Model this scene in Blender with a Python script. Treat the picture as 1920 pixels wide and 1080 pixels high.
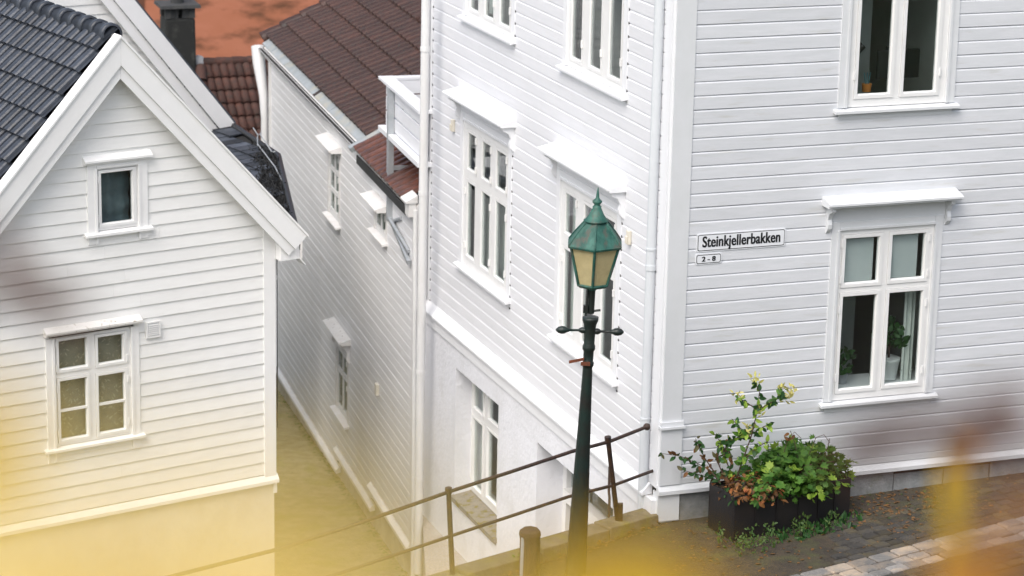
import bpy, bmesh, math, random
from math import sin, cos, radians, pi, tan
from mathutils import Vector, Matrix
random.seed(7)
for o in list(bpy.data.objects): bpy.data.objects.remove(o, do_unlink=True)
S = bpy.context.scene
COL = S.collection

# ------------------------------------------------------------------ camera, sky, sun, exposure
HC = 10.7                                   # camera height above the street
FPX = 4982.4
PITCH, ROLL = radians(15.2576), radians(1.1568)
CAM = Vector((0, 0, HC))
FW = Vector((0, cos(PITCH), -sin(PITCH)))
_u = Vector((0, sin(PITCH), cos(PITCH))); _r = Vector((1, 0, 0))
RT = _r * cos(ROLL) + _u * sin(ROLL)
UP = -_r * sin(ROLL) + _u * cos(ROLL)
cd = bpy.data.cameras.new('camera'); cam = bpy.data.objects.new('camera', cd); COL.objects.link(cam)
cam.matrix_world = Matrix(((RT.x, UP.x, -FW.x, 0), (RT.y, UP.y, -FW.y, 0), (RT.z, UP.z, -FW.z, HC), (0, 0, 0, 1)))
cd.sensor_width = 36; cd.lens = 36 * FPX / 1920; cd.clip_start = 0.05; cd.clip_end = 2000
cd.dof.use_dof = True; cd.dof.focus_distance = 30.0; cd.dof.aperture_fstop = cd.lens / 1000 / 0.045
S.camera = cam

W = bpy.data.worlds.new('World'); S.world = W; W.use_nodes = True
SUN_EL, SUN_AZ = radians(52), radians(-152)  # azimuth measured from +Y towards +X
nt = W.node_tree; nt.nodes.clear()
sky = nt.nodes.new('ShaderNodeTexSky'); sky.sky_type = 'NISHITA'; sky.sun_disc = False
sky.sun_elevation = SUN_EL; sky.sun_rotation = SUN_AZ
sky.air_density = 1.0; sky.dust_density = 4.0; sky.ozone_density = 1.0
hs = nt.nodes.new('ShaderNodeHueSaturation'); hs.inputs['Saturation'].default_value = 0.62
bg = nt.nodes.new('ShaderNodeBackground'); bg.inputs[1].default_value = 0.15
wo = nt.nodes.new('ShaderNodeOutputWorld')
nt.links.new(sky.outputs[0], hs.inputs['Color']); nt.links.new(hs.outputs[0], bg.inputs[0]); nt.links.new(bg.outputs[0], wo.inputs[0])
ld = bpy.data.lights.new('sun', 'SUN'); ld.energy = 1.0; ld.angle = radians(40); ld.color = (1.0, 0.965, 0.92)
sun = bpy.data.objects.new('sun', ld); COL.objects.link(sun)
sd = Vector((sin(SUN_AZ) * cos(SUN_EL), cos(SUN_AZ) * cos(SUN_EL), sin(SUN_EL)))
sun.rotation_euler = sd.to_track_quat('Z', 'Y').to_euler(); sun.location = (0, 0, 60)
S.view_settings.view_transform = 'Standard'; S.view_settings.look = 'None'
S.view_settings.gamma = 1; S.view_settings.use_curve_mapping = False
S.view_settings.exposure = 0.66
S.render.engine = 'CYCLES'
S.cycles.use_denoising = True
S.cycles.max_bounces = 8; S.cycles.transparent_max_bounces = 16
S.cycles.sample_clamp_indirect = 8

# ------------------------------------------------------------------ helpers: geometry
def ray(x, y): return FPX * FW + (x - 960) * RT - (y - 540) * UP
def px_of(p):
    q = Vector(p) - CAM; d = q.dot(FW); return 960 + FPX * q.dot(RT) / d, 540 - FPX * q.dot(UP) / d
def plane_hit(x, y, P, n):
    r = ray(x, y); return CAM + r * ((P - CAM).dot(n) / r.dot(n))
def at_y(x, y, Y):
    r = ray(x, y); return CAM + r * (Y / r.y)
def at_d(x, y, d): return CAM + ray(x, y) * (d / FPX)
def az(a): a = radians(a); return Vector((sin(a), cos(a), 0))
class Facade:
    """a vertical wall plane: u along it, v = height above the street, w outward"""
    def __init__(s, P, a, flip=1):
        s.P = Vector((P.x, P.y, 0)); s.d = az(a); s.n = az(a + 90) * flip
    def pt(s, u, v, w=0): return s.P + s.d * u + s.n * w + Vector((0, 0, v))
    def uv(s, x, y, w=0):
        p = plane_hit(x, y, s.P + s.n * w, s.n); return (p - s.P).dot(s.d), p.z
    def rect(s, pts, w=0):
        q = [s.uv(x, y, w) for x, y in pts]
        us = sorted(a for a, b in q); vs = sorted(b for a, b in q)
        return (us[0] + us[1]) / 2, (us[2] + us[3]) / 2, (vs[0] + vs[1]) / 2, (vs[2] + vs[3]) / 2
_C = at_y(1250, 500, 29.0)
R = Facade(_C, 69.93)
M = Facade(_C, -20.16, -1)
_L = M.pt(8.55, 0)
A = Facade(_L + Vector((-.15, .1, 0)), -15.24, -1)
G = Facade(at_y(515, 895, 33.0), 55.71)
STREET_N = Vector((0, 0, 1)) - R.d * 0.03; STREET_N.normalize()
def street_z(p): return (Vector((p[0], p[1], 0)) - R.P).dot(R.d) * 0.03
def on_street(x, y, h=0): return plane_hit(x, y, R.P + Vector((0, 0, h)), STREET_N)

class MB:
    def __init__(s): s.v = []; s.f = []; s.sm = []
    def add(s, vs, fs, smooth=False):
        b = len(s.v); s.v += [Vector(v) for v in vs]; s.f += [tuple(i + b for i in f) for f in fs]; s.sm += [smooth] * len(fs)
    def hexa(s, p):   # 8 points: bottom 4 ccw, top 4
        s.add(p, [(0, 3, 2, 1), (4, 5, 6, 7), (0, 1, 5, 4), (1, 2, 6, 5), (2, 3, 7, 6), (3, 0, 4, 7)])
    def fbox(s, F, u0, u1, v0, v1, w0, w1):
        s.hexa([F.pt(u0, v0, w0), F.pt(u1, v0, w0), F.pt(u1, v0, w1), F.pt(u0, v0, w1), F.pt(u0, v1, w0), F.pt(u1, v1, w0), F.pt(u1, v1, w1), F.pt(u0, v1, w1)])
    def box(s, c, ex, ey, ez):
        c = Vector(c); s.hexa([c - ex - ey - ez, c + ex - ey - ez, c + ex + ey - ez, c - ex + ey - ez, c - ex - ey + ez, c + ex - ey + ez, c + ex + ey + ez, c - ex + ey + ez])
    def prism(s, prof, a, b):
        """prof: list of offset vectors; swept from a to b"""
        n = len(prof); a = Vector(a); b = Vector(b)
        s.add([a + p for p in prof] + [b + p for p in prof], [(i, (i + 1) % n, n + (i + 1) % n, n + i) for i in range(n)] + [tuple(range(n - 1, -1, -1)), tuple(range(n, 2 * n))])
    def fprism(s, F, u0, u1, prof):   # prof: list of (w,v)
        s.prism([F.n * w + Vector((0, 0, v)) for w, v in prof], F.pt(u0, 0, 0), F.pt(u1, 0, 0))
    def tube(s, pts, r, n=8, caps=True):
        pts = [Vector(p) for p in pts]; rs = r if isinstance(r, (list, tuple)) else [r] * len(pts)
        vs = []; fs = []; prev = None
        for i, p in enumerate(pts):
            t = (pts[min(i + 1, len(pts) - 1)] - pts[max(i - 1, 0)]).normalized()
            if prev is None:
                x = t.orthogonal().normalized()
            else:
                x = (prev - t * prev.dot(t)).normalized()
            prev = x; y = t.cross(x)
            vs += [p + (x * cos(2 * pi * k / n) + y * sin(2 * pi * k / n)) * rs[i] for k in range(n)]
        for i in range(len(pts) - 1):
            fs += [(i * n + k, i * n + (k + 1) % n, (i + 1) * n + (k + 1) % n, (i + 1) * n + k) for k in range(n)]
        s.add(vs, fs, True)
        if caps:
            m = (len(pts) - 1) * n
            s.add(vs[:n], [tuple(range(n - 1, -1, -1))]); s.add(vs[m:], [tuple(range(n))])
    def lathe(s, base, axis, prof, n=16, ang0=0, smooth=True):
        """prof: list of (r,h) along axis"""
        axis = Vector(axis).normalized(); x = axis.orthogonal().normalized() if abs(axis.z) < .999 else Vector((1, 0, 0)); y = axis.cross(x)
        base = Vector(base); vs = []; fs = []
        for r, h in prof:
            vs += [base + axis * h + (x * cos(ang0 + 2 * pi * k / n) + y * sin(ang0 + 2 * pi * k / n)) * r for k in range(n)]
        for i in range(len(prof) - 1):
            fs += [(i * n + k, i * n + (k + 1) % n, (i + 1) * n + (k + 1) % n, (i + 1) * n + k) for k in range(n)]
        s.add(vs, fs, smooth)
        if prof[0][0] > 1e-4: s.add(vs[:n], [tuple(range(n - 1, -1, -1))])
        if prof[-1][0] > 1e-4: s.add(vs[-n:], [tuple(range(n))])
    def slab(s, F, u0, u1, v0, v1, w0, w1, holes):
        us = sorted(set([u0, u1] + [x for h in holes for x in h[:2] if u0 < x < u1]))
        vs = sorted(set([v0, v1] + [x for h in holes for x in h[2:] if v0 < x < v1]))
        def solid(i, j):
            if not (0 <= i < len(us) - 1 and 0 <= j < len(vs) - 1): return False
            a = (us[i] + us[i + 1]) / 2; b = (vs[j] + vs[j + 1]) / 2
            return not any(h[0] < a < h[1] and h[2] < b < h[3] for h in holes)
        for i in range(len(us) - 1):
            for j in range(len(vs) - 1):
                if not solid(i, j): continue
                a, b, c, d = us[i], us[i + 1], vs[j], vs[j + 1]
                s.add([F.pt(a, c, w1), F.pt(b, c, w1), F.pt(b, d, w1), F.pt(a, d, w1)], [(0, 1, 2, 3)])
                s.add([F.pt(a, c, w0), F.pt(b, c, w0), F.pt(b, d, w0), F.pt(a, d, w0)], [(3, 2, 1, 0)])
                for (di, dj, q) in ((-1, 0, ((a, c), (a, d))), (1, 0, ((b, d), (b, c))), (0, -1, ((b, c), (a, c))), (0, 1, ((a, d), (b, d)))):
                    if not solid(i + di, j + dj):
                        (p0, p1), (p2, p3) = q
                        s.add([F.pt(p0, p1, w0), F.pt(p0, p1, w1), F.pt(p2, p3, w1), F.pt(p2, p3, w0)], [(0, 1, 2, 3)])
    def mesh(s, name, off=Vector((0, 0, 0)), mat=None, fixn=True):
        me = bpy.data.meshes.new(name); me.from_pydata([tuple(v - off) for v in s.v], [], s.f)
        me.polygons.foreach_set('use_smooth', s.sm)
        if fixn:
            bm = bmesh.new(); bm.from_mesh(me); bmesh.ops.recalc_face_normals(bm, faces=bm.faces); bm.to_mesh(me); bm.free()
        if mat: me.materials.append(mat)
        me.update(); return me

BASE = {}
def tag(o, label=None, cat=None, group=None, kind=None):
    if label: o['label'] = label
    if cat: o['category'] = cat
    if group: o['group'] = group
    if kind: o['kind'] = kind
    return o
def empty(name, loc, label=None, cat=None, group=None):
    o = bpy.data.objects.new(name, None); COL.objects.link(o); o.location = loc; o.empty_display_size = .2
    BASE[o.name] = Vector(loc); return tag(o, label, cat, group)
def build(mb, name, mat, parent=None, label=None, cat=None, group=None, kind=None, origin=None, bevel=0, fixn=True):
    off = BASE[parent.name] if parent else (Vector(origin) if origin else (min(mb.v, key=lambda v: v.z).copy() if mb.v else Vector()))
    me = mb.mesh(name, off, mat, fixn); o = bpy.data.objects.new(name, me); COL.objects.link(o)
    if parent: o.parent = parent
    else: o.location = off
    BASE[o.name] = off
    if bevel:
        b = o.modifiers.new('bevel', 'BEVEL'); b.width = bevel; b.segments = 2; b.limit_method = 'ANGLE'
    return tag(o, label, cat, group, kind)
def inst(me, name, parent, M4):
    o = bpy.data.objects.new(name, me); COL.objects.link(o); o.parent = parent
    M4 = M4.copy(); M4.translation = M4.translation - BASE[parent.name]; o.matrix_basis = M4; return o
def basis(o, x, y, z): return Matrix(((x.x, y.x, z.x, o.x), (x.y, y.y, z.y, o.y), (x.z, y.z, z.z, o.z), (0, 0, 0, 1)))

# ------------------------------------------------------------------ helpers: materials
def mat(name, col, rough=.6, col2=None, scale=4, detail=6, lo=.35, hi=.65, rand=0.0, bump=0, bscale=40, metal=0, stretch=None, col3=None, scale3=1.2, lo3=.55, hi3=.7, spec=.5, coat=0):
    m = bpy.data.materials.new(name); m.use_nodes = True; t = m.node_tree; N = t.nodes; L = t.links
    b = N['Principled BSDF']; b.inputs['Roughness'].default_value = rough; b.inputs['Metallic'].default_value = metal
    b.inputs['Specular IOR Level'].default_value = spec; b.inputs['Coat Weight'].default_value = coat
    geo = N.new('ShaderNodeNewGeometry'); src = geo.outputs['Position']
    if stretch:
        mp = N.new('ShaderNodeMapping'); mp.inputs['Scale'].default_value = stretch; L.new(src, mp.inputs[0]); src = mp.outputs[0]
    def ramped(scl, l, h, det):
        n = N.new('ShaderNodeTexNoise'); n.inputs['Scale'].default_value = scl; n.inputs['Detail'].default_value = det; n.inputs['Roughness'].default_value = .62; L.new(src, n.inputs['Vector'])
        r = N.new('ShaderNodeMapRange'); r.inputs[1].default_value = l; r.inputs[2].default_value = h; L.new(n.outputs['Fac'], r.inputs[0]); return r.outputs[0]
    c = None
    def mix(a, bcol, fac):
        x = N.new('ShaderNodeMix'); x.data_type = 'RGBA'
        if isinstance(a, tuple): x.inputs[6].default_value = (*a, 1)
        else: L.new(a, x.inputs[6])
        if isinstance(bcol, tuple): x.inputs[7].default_value = (*bcol, 1)
        else: L.new(bcol, x.inputs[7])
        if isinstance(fac, float): x.inputs[0].default_value = fac
        else: L.new(fac, x.inputs[0])
        return x.outputs[2]
    c = col
    if col2: c = mix(c, col2, ramped(scale, lo, hi, detail))
    if col3: c = mix(c, col3, ramped(scale3, lo3, hi3, 8))
    if rand:
        oi = N.new('ShaderNodeObjectInfo'); r = N.new('ShaderNodeMapRange'); r.inputs[3].default_value = 1 - rand; r.inputs[4].default_value = 1 + rand; L.new(oi.outputs['Random'], r.inputs[0])
        h = N.new('ShaderNodeHueSaturation'); L.new(r.outputs[0], h.inputs['Value'])
        if isinstance(c, tuple): h.inputs['Color'].default_value = (*c, 1)
        else: L.new(c, h.inputs['Color'])
        c = h.outputs[0]
    if isinstance(c, tuple): b.inputs['Base Color'].default_value = (*c, 1)
    else: L.new(c, b.inputs['Base Color'])
    if bump:
        n = N.new('ShaderNodeTexNoise'); n.inputs['Scale'].default_value = bscale; n.inputs['Detail'].default_value = 5; L.new(src, n.inputs['Vector'])
        bp = N.new('ShaderNodeBump'); bp.inputs['Strength'].default_value = bump; bp.inputs['Distance'].default_value = .02; L.new(n.outputs['Fac'], bp.inputs['Height']); L.new(bp.outputs[0], b.inputs['Normal'])
    return m
def leaf_mat(name, col, col2, trans=.35, rough=.5, rand=.25):
    m = mat(name, col, rough, col2, scale=9, lo=.4, hi=.6, rand=rand, spec=.3); t = m.node_tree; N = t.nodes; L = t.links
    b = N['Principled BSDF']; out = N['Material Output']
    tr = N.new('ShaderNodeBsdfTranslucent'); mx = N.new('ShaderNodeMixShader'); mx.inputs[0].default_value = trans
    src = b.inputs['Base Color'].links[0].from_socket; L.new(src, tr.inputs[0])
    L.new(b.outputs[0], mx.inputs[1]); L.new(tr.outputs[0], mx.inputs[2]); L.new(mx.outputs[0], out.inputs[0]); return m
def glass_mat(name, tint=(.9, .95, .93), rough=0.0):
    m = bpy.data.materials.new(name); m.use_nodes = True; t = m.node_tree; N = t.nodes; L = t.links; N.remove(N['Principled BSDF']); out = N['Material Output']
    tr = N.new('ShaderNodeBsdfTransparent'); tr.inputs[0].default_value = (*tint, 1)
    gl = N.new('ShaderNodeBsdfGlossy'); gl.inputs['Roughness'].default_value = rough
    fr = N.new('ShaderNodeFresnel')
    gb = N.new('ShaderNodeNewGeometry'); ir = N.new('ShaderNodeMapRange'); ir.inputs[3].default_value = 1.52; ir.inputs[4].default_value = 1 / 1.52; L.new(gb.outputs['Backfacing'], ir.inputs[0]); L.new(ir.outputs[0], fr.inputs[0])
    n = N.new('ShaderNodeTexNoise'); n.inputs['Scale'].default_value = 1.3
    g = N.new('ShaderNodeNewGeometry'); L.new(g.outputs['Position'], n.inputs['Vector'])
    bp = N.new('ShaderNodeBump'); bp.inputs['Strength'].default_value = .10; bp.inputs['Distance'].default_value = .02; L.new(n.outputs['Fac'], bp.inputs['Height']); L.new(bp.outputs[0], gl.inputs['Normal'])
    mx = N.new('ShaderNodeMixShader'); L.new(fr.outputs[0], mx.inputs[0]); L.new(tr.outputs[0], mx.inputs[1]); L.new(gl.outputs[0], mx.inputs[2]); L.new(mx.outputs[0], out.inputs[0]); return m

P_R = mat('painted_board_shaded_white', (.69, .705, .735), .45, (.635, .655, .68), scale=2.2, rand=.035, bump=.15, bscale=30, stretch=(1, 1, 9), col3=(.54, .54, .51), scale3=1.5, lo3=.58, hi3=.80)  # house white, greyed to carry the shade of the street side
P_RT = mat('painted_trim_shaded_white', (.71, .725, .745), .4, (.67, .69, .70), scale=3, rand=.015)  # trim white greyed likewise for the street side's shade
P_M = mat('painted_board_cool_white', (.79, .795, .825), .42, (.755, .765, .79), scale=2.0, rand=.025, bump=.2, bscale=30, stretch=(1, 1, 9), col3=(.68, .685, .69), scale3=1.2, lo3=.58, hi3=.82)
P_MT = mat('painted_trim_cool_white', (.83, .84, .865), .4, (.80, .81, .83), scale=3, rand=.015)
P_A = mat('painted_board_dull_white', (.86, .86, .865), .38, (.80, .80, .80), scale=1.6, rand=.03, bump=.15, bscale=30, stretch=(1, 1, 7), col3=(.66, .64, .60), scale3=1.1, lo3=.58, hi3=.82)
P_AT = mat('painted_trim_dull_white', (.84, .835, .83), .45, (.76, .74, .71), scale=5, rand=.03)
P_G = mat('painted_board_warm_white', (.86, .86, .84), .5, (.82, .82, .80), scale=2.2, rand=.025, bump=.12, bscale=30, stretch=(1, 1, 9), col3=(.66, .65, .60), scale3=1.3, lo3=.62, hi3=.85)
P_GT = mat('painted_trim_warm_white', (.86, .86, .85), .45, (.83, .83, .82), scale=3, rand=.015)
P_WORN = mat('worn_painted_trim', (.80, .79, .76), .6, (.74, .72, .68), scale=6, col3=(.20, .16, .09), scale3=14, lo3=.60, hi3=.68)
SASH = mat('window_sash_white', (.82, .82, .81), .35, (.78, .78, .77), scale=4)
RENDER = mat('white_render', (.78, .79, .83), .85, (.72, .73, .76), scale=1.6, bump=.6, bscale=14, col3=(.60, .60, .60), scale3=1.1, lo3=.55, hi3=.78)
RENDER_D = mat('stained_base_render', (.56, .53, .47), .9, (.42, .38, .31), scale=2.2, bump=.5, bscale=30, col3=(.22, .19, .13), scale3=3, lo3=.6, hi3=.8)
PLINTH_G = mat('cream_base_render', (.74, .70, .62), .9, (.66, .60, .50), scale=2, bump=.3, bscale=24)
STONE = mat('grey_plinth_stone', (.26, .27, .27), .85, (.18, .19, .19), scale=7, bump=.5, bscale=35, col3=(.13, .14, .08), scale3=4, lo3=.55, hi3=.75, rand=.12)
SILLSTONE = mat('mossy_sill_slate', (.20, .185, .165), .9, (.26, .235, .20), scale=12, bump=.6, bscale=40, col3=(.17, .14, .035), scale3=9, lo3=.52, hi3=.62)
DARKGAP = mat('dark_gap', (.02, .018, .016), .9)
ROOM = mat('room_wall', (.40, .43, .415), .9, (.36, .385, .37), scale=2)
ROOM_L = mat('room_wall_light', (.42, .43, .42), .9)
TILE_B = mat('black_glazed_tile', (.025, .030, .041), .4, (.043, .051, .066), scale=7, rand=.25, bump=.25, bscale=30, col3=(.035, .035, .035), scale3=12, lo3=.55, hi3=.7)
TILE_BR = mat('brown_concrete_tile', (.058, .022, .014), .5, (.034, .015, .011), scale=6, rand=.22, bump=.35, bscale=50, col3=(.035, .035, .028), scale3=9, lo3=.60, hi3=.72)
TILE_WET = mat('wet_brown_tile', (.14, .05, .03), .18, (.07, .03, .022), scale=7, rand=.3, bump=.3, bscale=40)
TILE_DK = mat('brown_roof_pan_tile', (.085, .032, .022), .8, (.050, .028, .022), scale=8, rand=.25, bump=.4, bscale=50, col3=(.04, .038, .03), scale3=10, lo3=.58, hi3=.72)
SLATE = mat('dark_slate', (.024, .029, .039), .6, (.055, .063, .078), scale=5, rand=.75, bump=.3, bscale=40)
UNDER = mat('roof_underlay', (.014, .014, .014), .9)
ZINC = mat('weathered_zinc', (.44, .47, .48), .5, (.34, .37, .37), scale=5, metal=.25, col3=(.5, .47, .38), scale3=2, lo3=.5, hi3=.7)
GALV = mat('galvanised_steel', (.48, .50, .52), .45, (.40, .43, .45), scale=12, metal=.35)
PIPE_W = mat('white_downpipe', (.76, .765, .77), .35, (.70, .70, .69), scale=3, stretch=(1, 1, .4))
PIPE_R = mat('grey_white_downpipe', (.66, .69, .72), .3, (.62, .65, .68), scale=3, stretch=(1, 1, .4))
COPPER = mat('verdigris_copper', (.007, .062, .047), .55, (.045, .15, .115), scale=9, stretch=(1, 1, .35), col3=(.075, .07, .055), scale3=10, lo3=.52, hi3=.66, bump=.15, bscale=40)
CASTIRON = mat('dark_green_cast_iron', (.010, .026, .022), .38, (.016, .016, .014), scale=5, bump=.3, bscale=60)
LPANE = None
IRON = mat('rusty_black_iron', (.018, .013, .012), .5, (.06, .028, .015), scale=14, bump=.4, bscale=70)
RUST = mat('rust', (.20, .055, .022), .8, (.09, .03, .015), scale=20)
WOOD = mat('old_brown_timber', (.085, .045, .027), .75, (.04, .024, .016), scale=5, stretch=(6, 6, .8), bump=.6, bscale=30)
DOORW = mat('brown_door_wood', (.085, .055, .035), .6, (.06, .036, .024), scale=5, stretch=(6, 6, .8))
SOIL = mat('mossy_street_soil', (.062, .046, .030), .95, (.032, .027, .020), scale=5, bump=1.0, bscale=22, col3=(.065, .066, .025), scale3=2.2, lo3=.5, hi3=.68)
KERB = mat('mossy_kerb_stone', (.20, .165, .11), .9, (.12, .10, .06), scale=6, bump=.8, bscale=30, col3=(.17, .15, .045), scale3=3.5, lo3=.48, hi3=.66, rand=.15)
ALLEY = mat('mossy_alley_gravel', (.30, .27, .19), .95, (.20, .18, .11), scale=5, bump=.9, bscale=18, col3=(.18, .19, .05), scale3=1.4, lo3=.5, hi3=.7)
LANDING = mat('pink_washed_concrete', (.46, .42, .395), .9, (.34, .31, .29), scale=40, lo=.4, hi=.6, bump=.5, bscale=60, col3=(.50, .50, .49), scale3=1, lo3=.5, hi3=.75)
SETT_L = mat('pale_granite_sett', (.22, .21, .195), .8, (.155, .15, .145), scale=30, rand=.3, bump=.6, bscale=30, col3=(.36, .285, .21), scale3=2.1, lo3=.45, hi3=.6)
SETT_D = mat('dark_worn_sett', (.056, .050, .043), .9, (.036, .034, .031), scale=25, rand=.35, bump=.7, bscale=30, col3=(.075, .060, .030), scale3=3, lo3=.46, hi3=.62)
PLANTER = mat('black_steel_planter', (.009, .009, .011), .5, (.016, .012, .011), scale=3, bump=.1, bscale=40)
HILL = mat('hillside_grass', (.06, .085, .03), .95, (.09, .08, .035), scale=3, bump=1, bscale=9)
EARTH = mat('far_ground', (.12, .115, .10), .95, (.09, .10, .06), scale=.2)
ORANGE = mat('orange_render', (.43, .165, .098), .9, (.38, .14, .075), scale=.8, bump=.3, bscale=12, col3=(.13, .055, .028), scale3=.85, lo3=.50, hi3=.66, stretch=(.8, .8, 2.2))
CHIM = mat('sooty_chimney_render', (.018, .019, .018), .85, (.085, .085, .074), scale=2.2, lo=.5, hi=.75, bump=.5, bscale=24, col3=(.02, .02, .02), scale3=2.8, lo3=.5, hi3=.7)
CHIMCAP = mat('dark_chimney_slab', (.040, .043, .045), .8, (.06, .06, .058), scale=8)
MORTAR = mat('pale_mortar', (.52, .51, .50), .9, (.40, .40, .40), scale=14)
GLASS = glass_mat('window_glass', (.93, .96, .955))
GLASS_D = glass_mat('dark_window_glass', (.82, .87, .87))
CURTAIN = mat('pale_curtain', (.62, .66, .62), .9, (.50, .55, .52), scale=3, stretch=(8, 8, .2))
BLIND = mat('grey_green_blind', (.58, .61, .60), .6, (.53, .57, .56), scale=4)
SIGNW = mat('enamel_sign_white', (.78, .80, .83), .25)
SIGNK = mat('enamel_sign_black', (.012, .013, .016), .3)
CREAM = mat('cream_plastic', (.72, .68, .58), .5)
BLACKP = mat('black_plastic', (.012, .013, .015), .4)
GREYP = mat('grey_plastic', (.30, .31, .32), .5)
TEAL = mat('teal_fabric', (.05, .17, .20), .9)
ORP = mat('orange_plastic', (.55, .20, .04), .5)
POTW = mat('white_glazed_pot', (.72, .74, .72), .3)
LF_G = leaf_mat('green_leaf', (.052, .15, .022), (.10, .21, .03), .3)
LF_LG = leaf_mat('lime_leaf', (.20, .34, .04), (.30, .42, .07), .35)
LF_DG = leaf_mat('dark_green_leaf', (.02, .065, .016), (.035, .10, .025), .2)
LF_R = leaf_mat('rusty_leaf', (.12, .060, .022), (.19, .085, .03), .3, rand=.4)
LF_O = leaf_mat('orange_red_leaf', (.30, .085, .03), (.36, .16, .05), .3, rand=.3)
LF_FL = leaf_mat('pale_yellow_flower', (.46, .44, .12), (.58, .52, .20), .3)
LF_Y = leaf_mat('yellow_autumn_leaf', (.88, .68, .17), (.92, .75, .26), .5, rand=.08)
LF_Y2 = leaf_mat('golden_autumn_leaf', (.60, .36, .015), (.66, .42, .03), .45, rand=.08)
LF_OB = leaf_mat('orange_brown_autumn_leaf', (.50, .22, .03), (.42, .17, .035), .4, rand=.12)
LF_P = leaf_mat('dark_red_autumn_leaf', (.080, .030, .016), (.08, .035, .02), .25, rand=.15)
LPANE = leaf_mat('opal_amber_glass', (.84, .74, .45), (.76, .66, .38), .45, rough=.35, rand=0.0)
TWIG = mat('brown_twig', (.09, .05, .035), .8, (.06, .035, .03), scale=20)
DEAD = mat('dead_climber', (.007, .0075, .008), .8, (.014, .014, .014), scale=20, rand=.4)
LITTER = leaf_mat('leaf_litter', (.22, .11, .035), (.13, .07, .03), .15)
GRASS = leaf_mat('weed_green', (.055, .12, .03), (.09, .14, .03), .25)

# ------------------------------------------------------------------ helpers: house parts
def clad(F, house, u0, u1, v0, v1, pitch, holes, m, style='shiplap', ulim=None, jitter=.0015):
    """every board is an object; holes cut the row"""
    nrow = int(math.ceil((v1 - v0) / pitch - 1e-6))
    for k in range(nrow):
        a = v0 + k * pitch; b = min(a + pitch, v1); mid = (a + b) / 2
        lo, hi = (u0, u1) if ulim is None else ulim(mid)
        if hi - lo < .05: continue
        spans = [(lo, hi)]
        for h in holes:
            if h[2] < b - .3 * pitch and h[3] > a + .3 * pitch:
                ns = []
                for s0, s1 in spans:
                    if h[1] <= s0 or h[0] >= s1: ns.append((s0, s1)); continue
                    if h[0] > s0: ns.append((s0, h[0]))
                    if h[1] < s1: ns.append((h[1], s1))
                spans = ns
        for s0, s1 in spans:
            if s1 - s0 < .03: continue
            cuts = [s0]
            if s1 - s0 > 3.2 and random.random() < .55: cuts.append(s0 + (s1 - s0) * random.uniform(.35, .65))
            cuts.append(s1)
            for i in range(len(cuts) - 1):
                w = random.uniform(0, jitter); x0 = cuts[i] + (.001 if i else 0); x1 = cuts[i + 1]
                mb = MB()
                if style == 'shiplap':
                    prof = [(0, a + .001), (.022 + w, a + .001), (.025 + w, a + .004), (.025 + w, b - .022), (.013, b - .005), (0, b - .005)]
                elif style == 'chamfer':
                    prof = [(0, a + .0005), (.020 + w, a + .0005), (.023 + w, a + .004), (.023 + w, b - .026), (.011, b - .002), (0, b - .002)]
                elif style == 'fine':
                    prof = [(0, a + .0005), (.018 + w, a + .0005), (.020 + w, a + .003), (.020 + w, b - .013), (.012, b - .001), (0, b - .001)]
                else:   # lapped
                    prof = [(0, a - .010), (.023 + w, a - .010), (.026 + w, a - .007), (.009, b), (0, b)]
                da, db = random.uniform(-.0018, .0018), random.uniform(-.0018, .0018); n_ = len(prof)
                pa, pb = F.pt(x0, da), F.pt(x1, db); of = [F.n * q[0] + Vector((0, 0, q[1])) for q in prof]
                mb.add([pa + q for q in of] + [pb + q for q in of], [(q, (q + 1) % n_, n_ + (q + 1) % n_, n_ + q) for q in range(n_)] + [tuple(range(n_ - 1, -1, -1)), tuple(range(n_, 2 * n_))])
                build(mb, 'clapboard', m, house)

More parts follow.
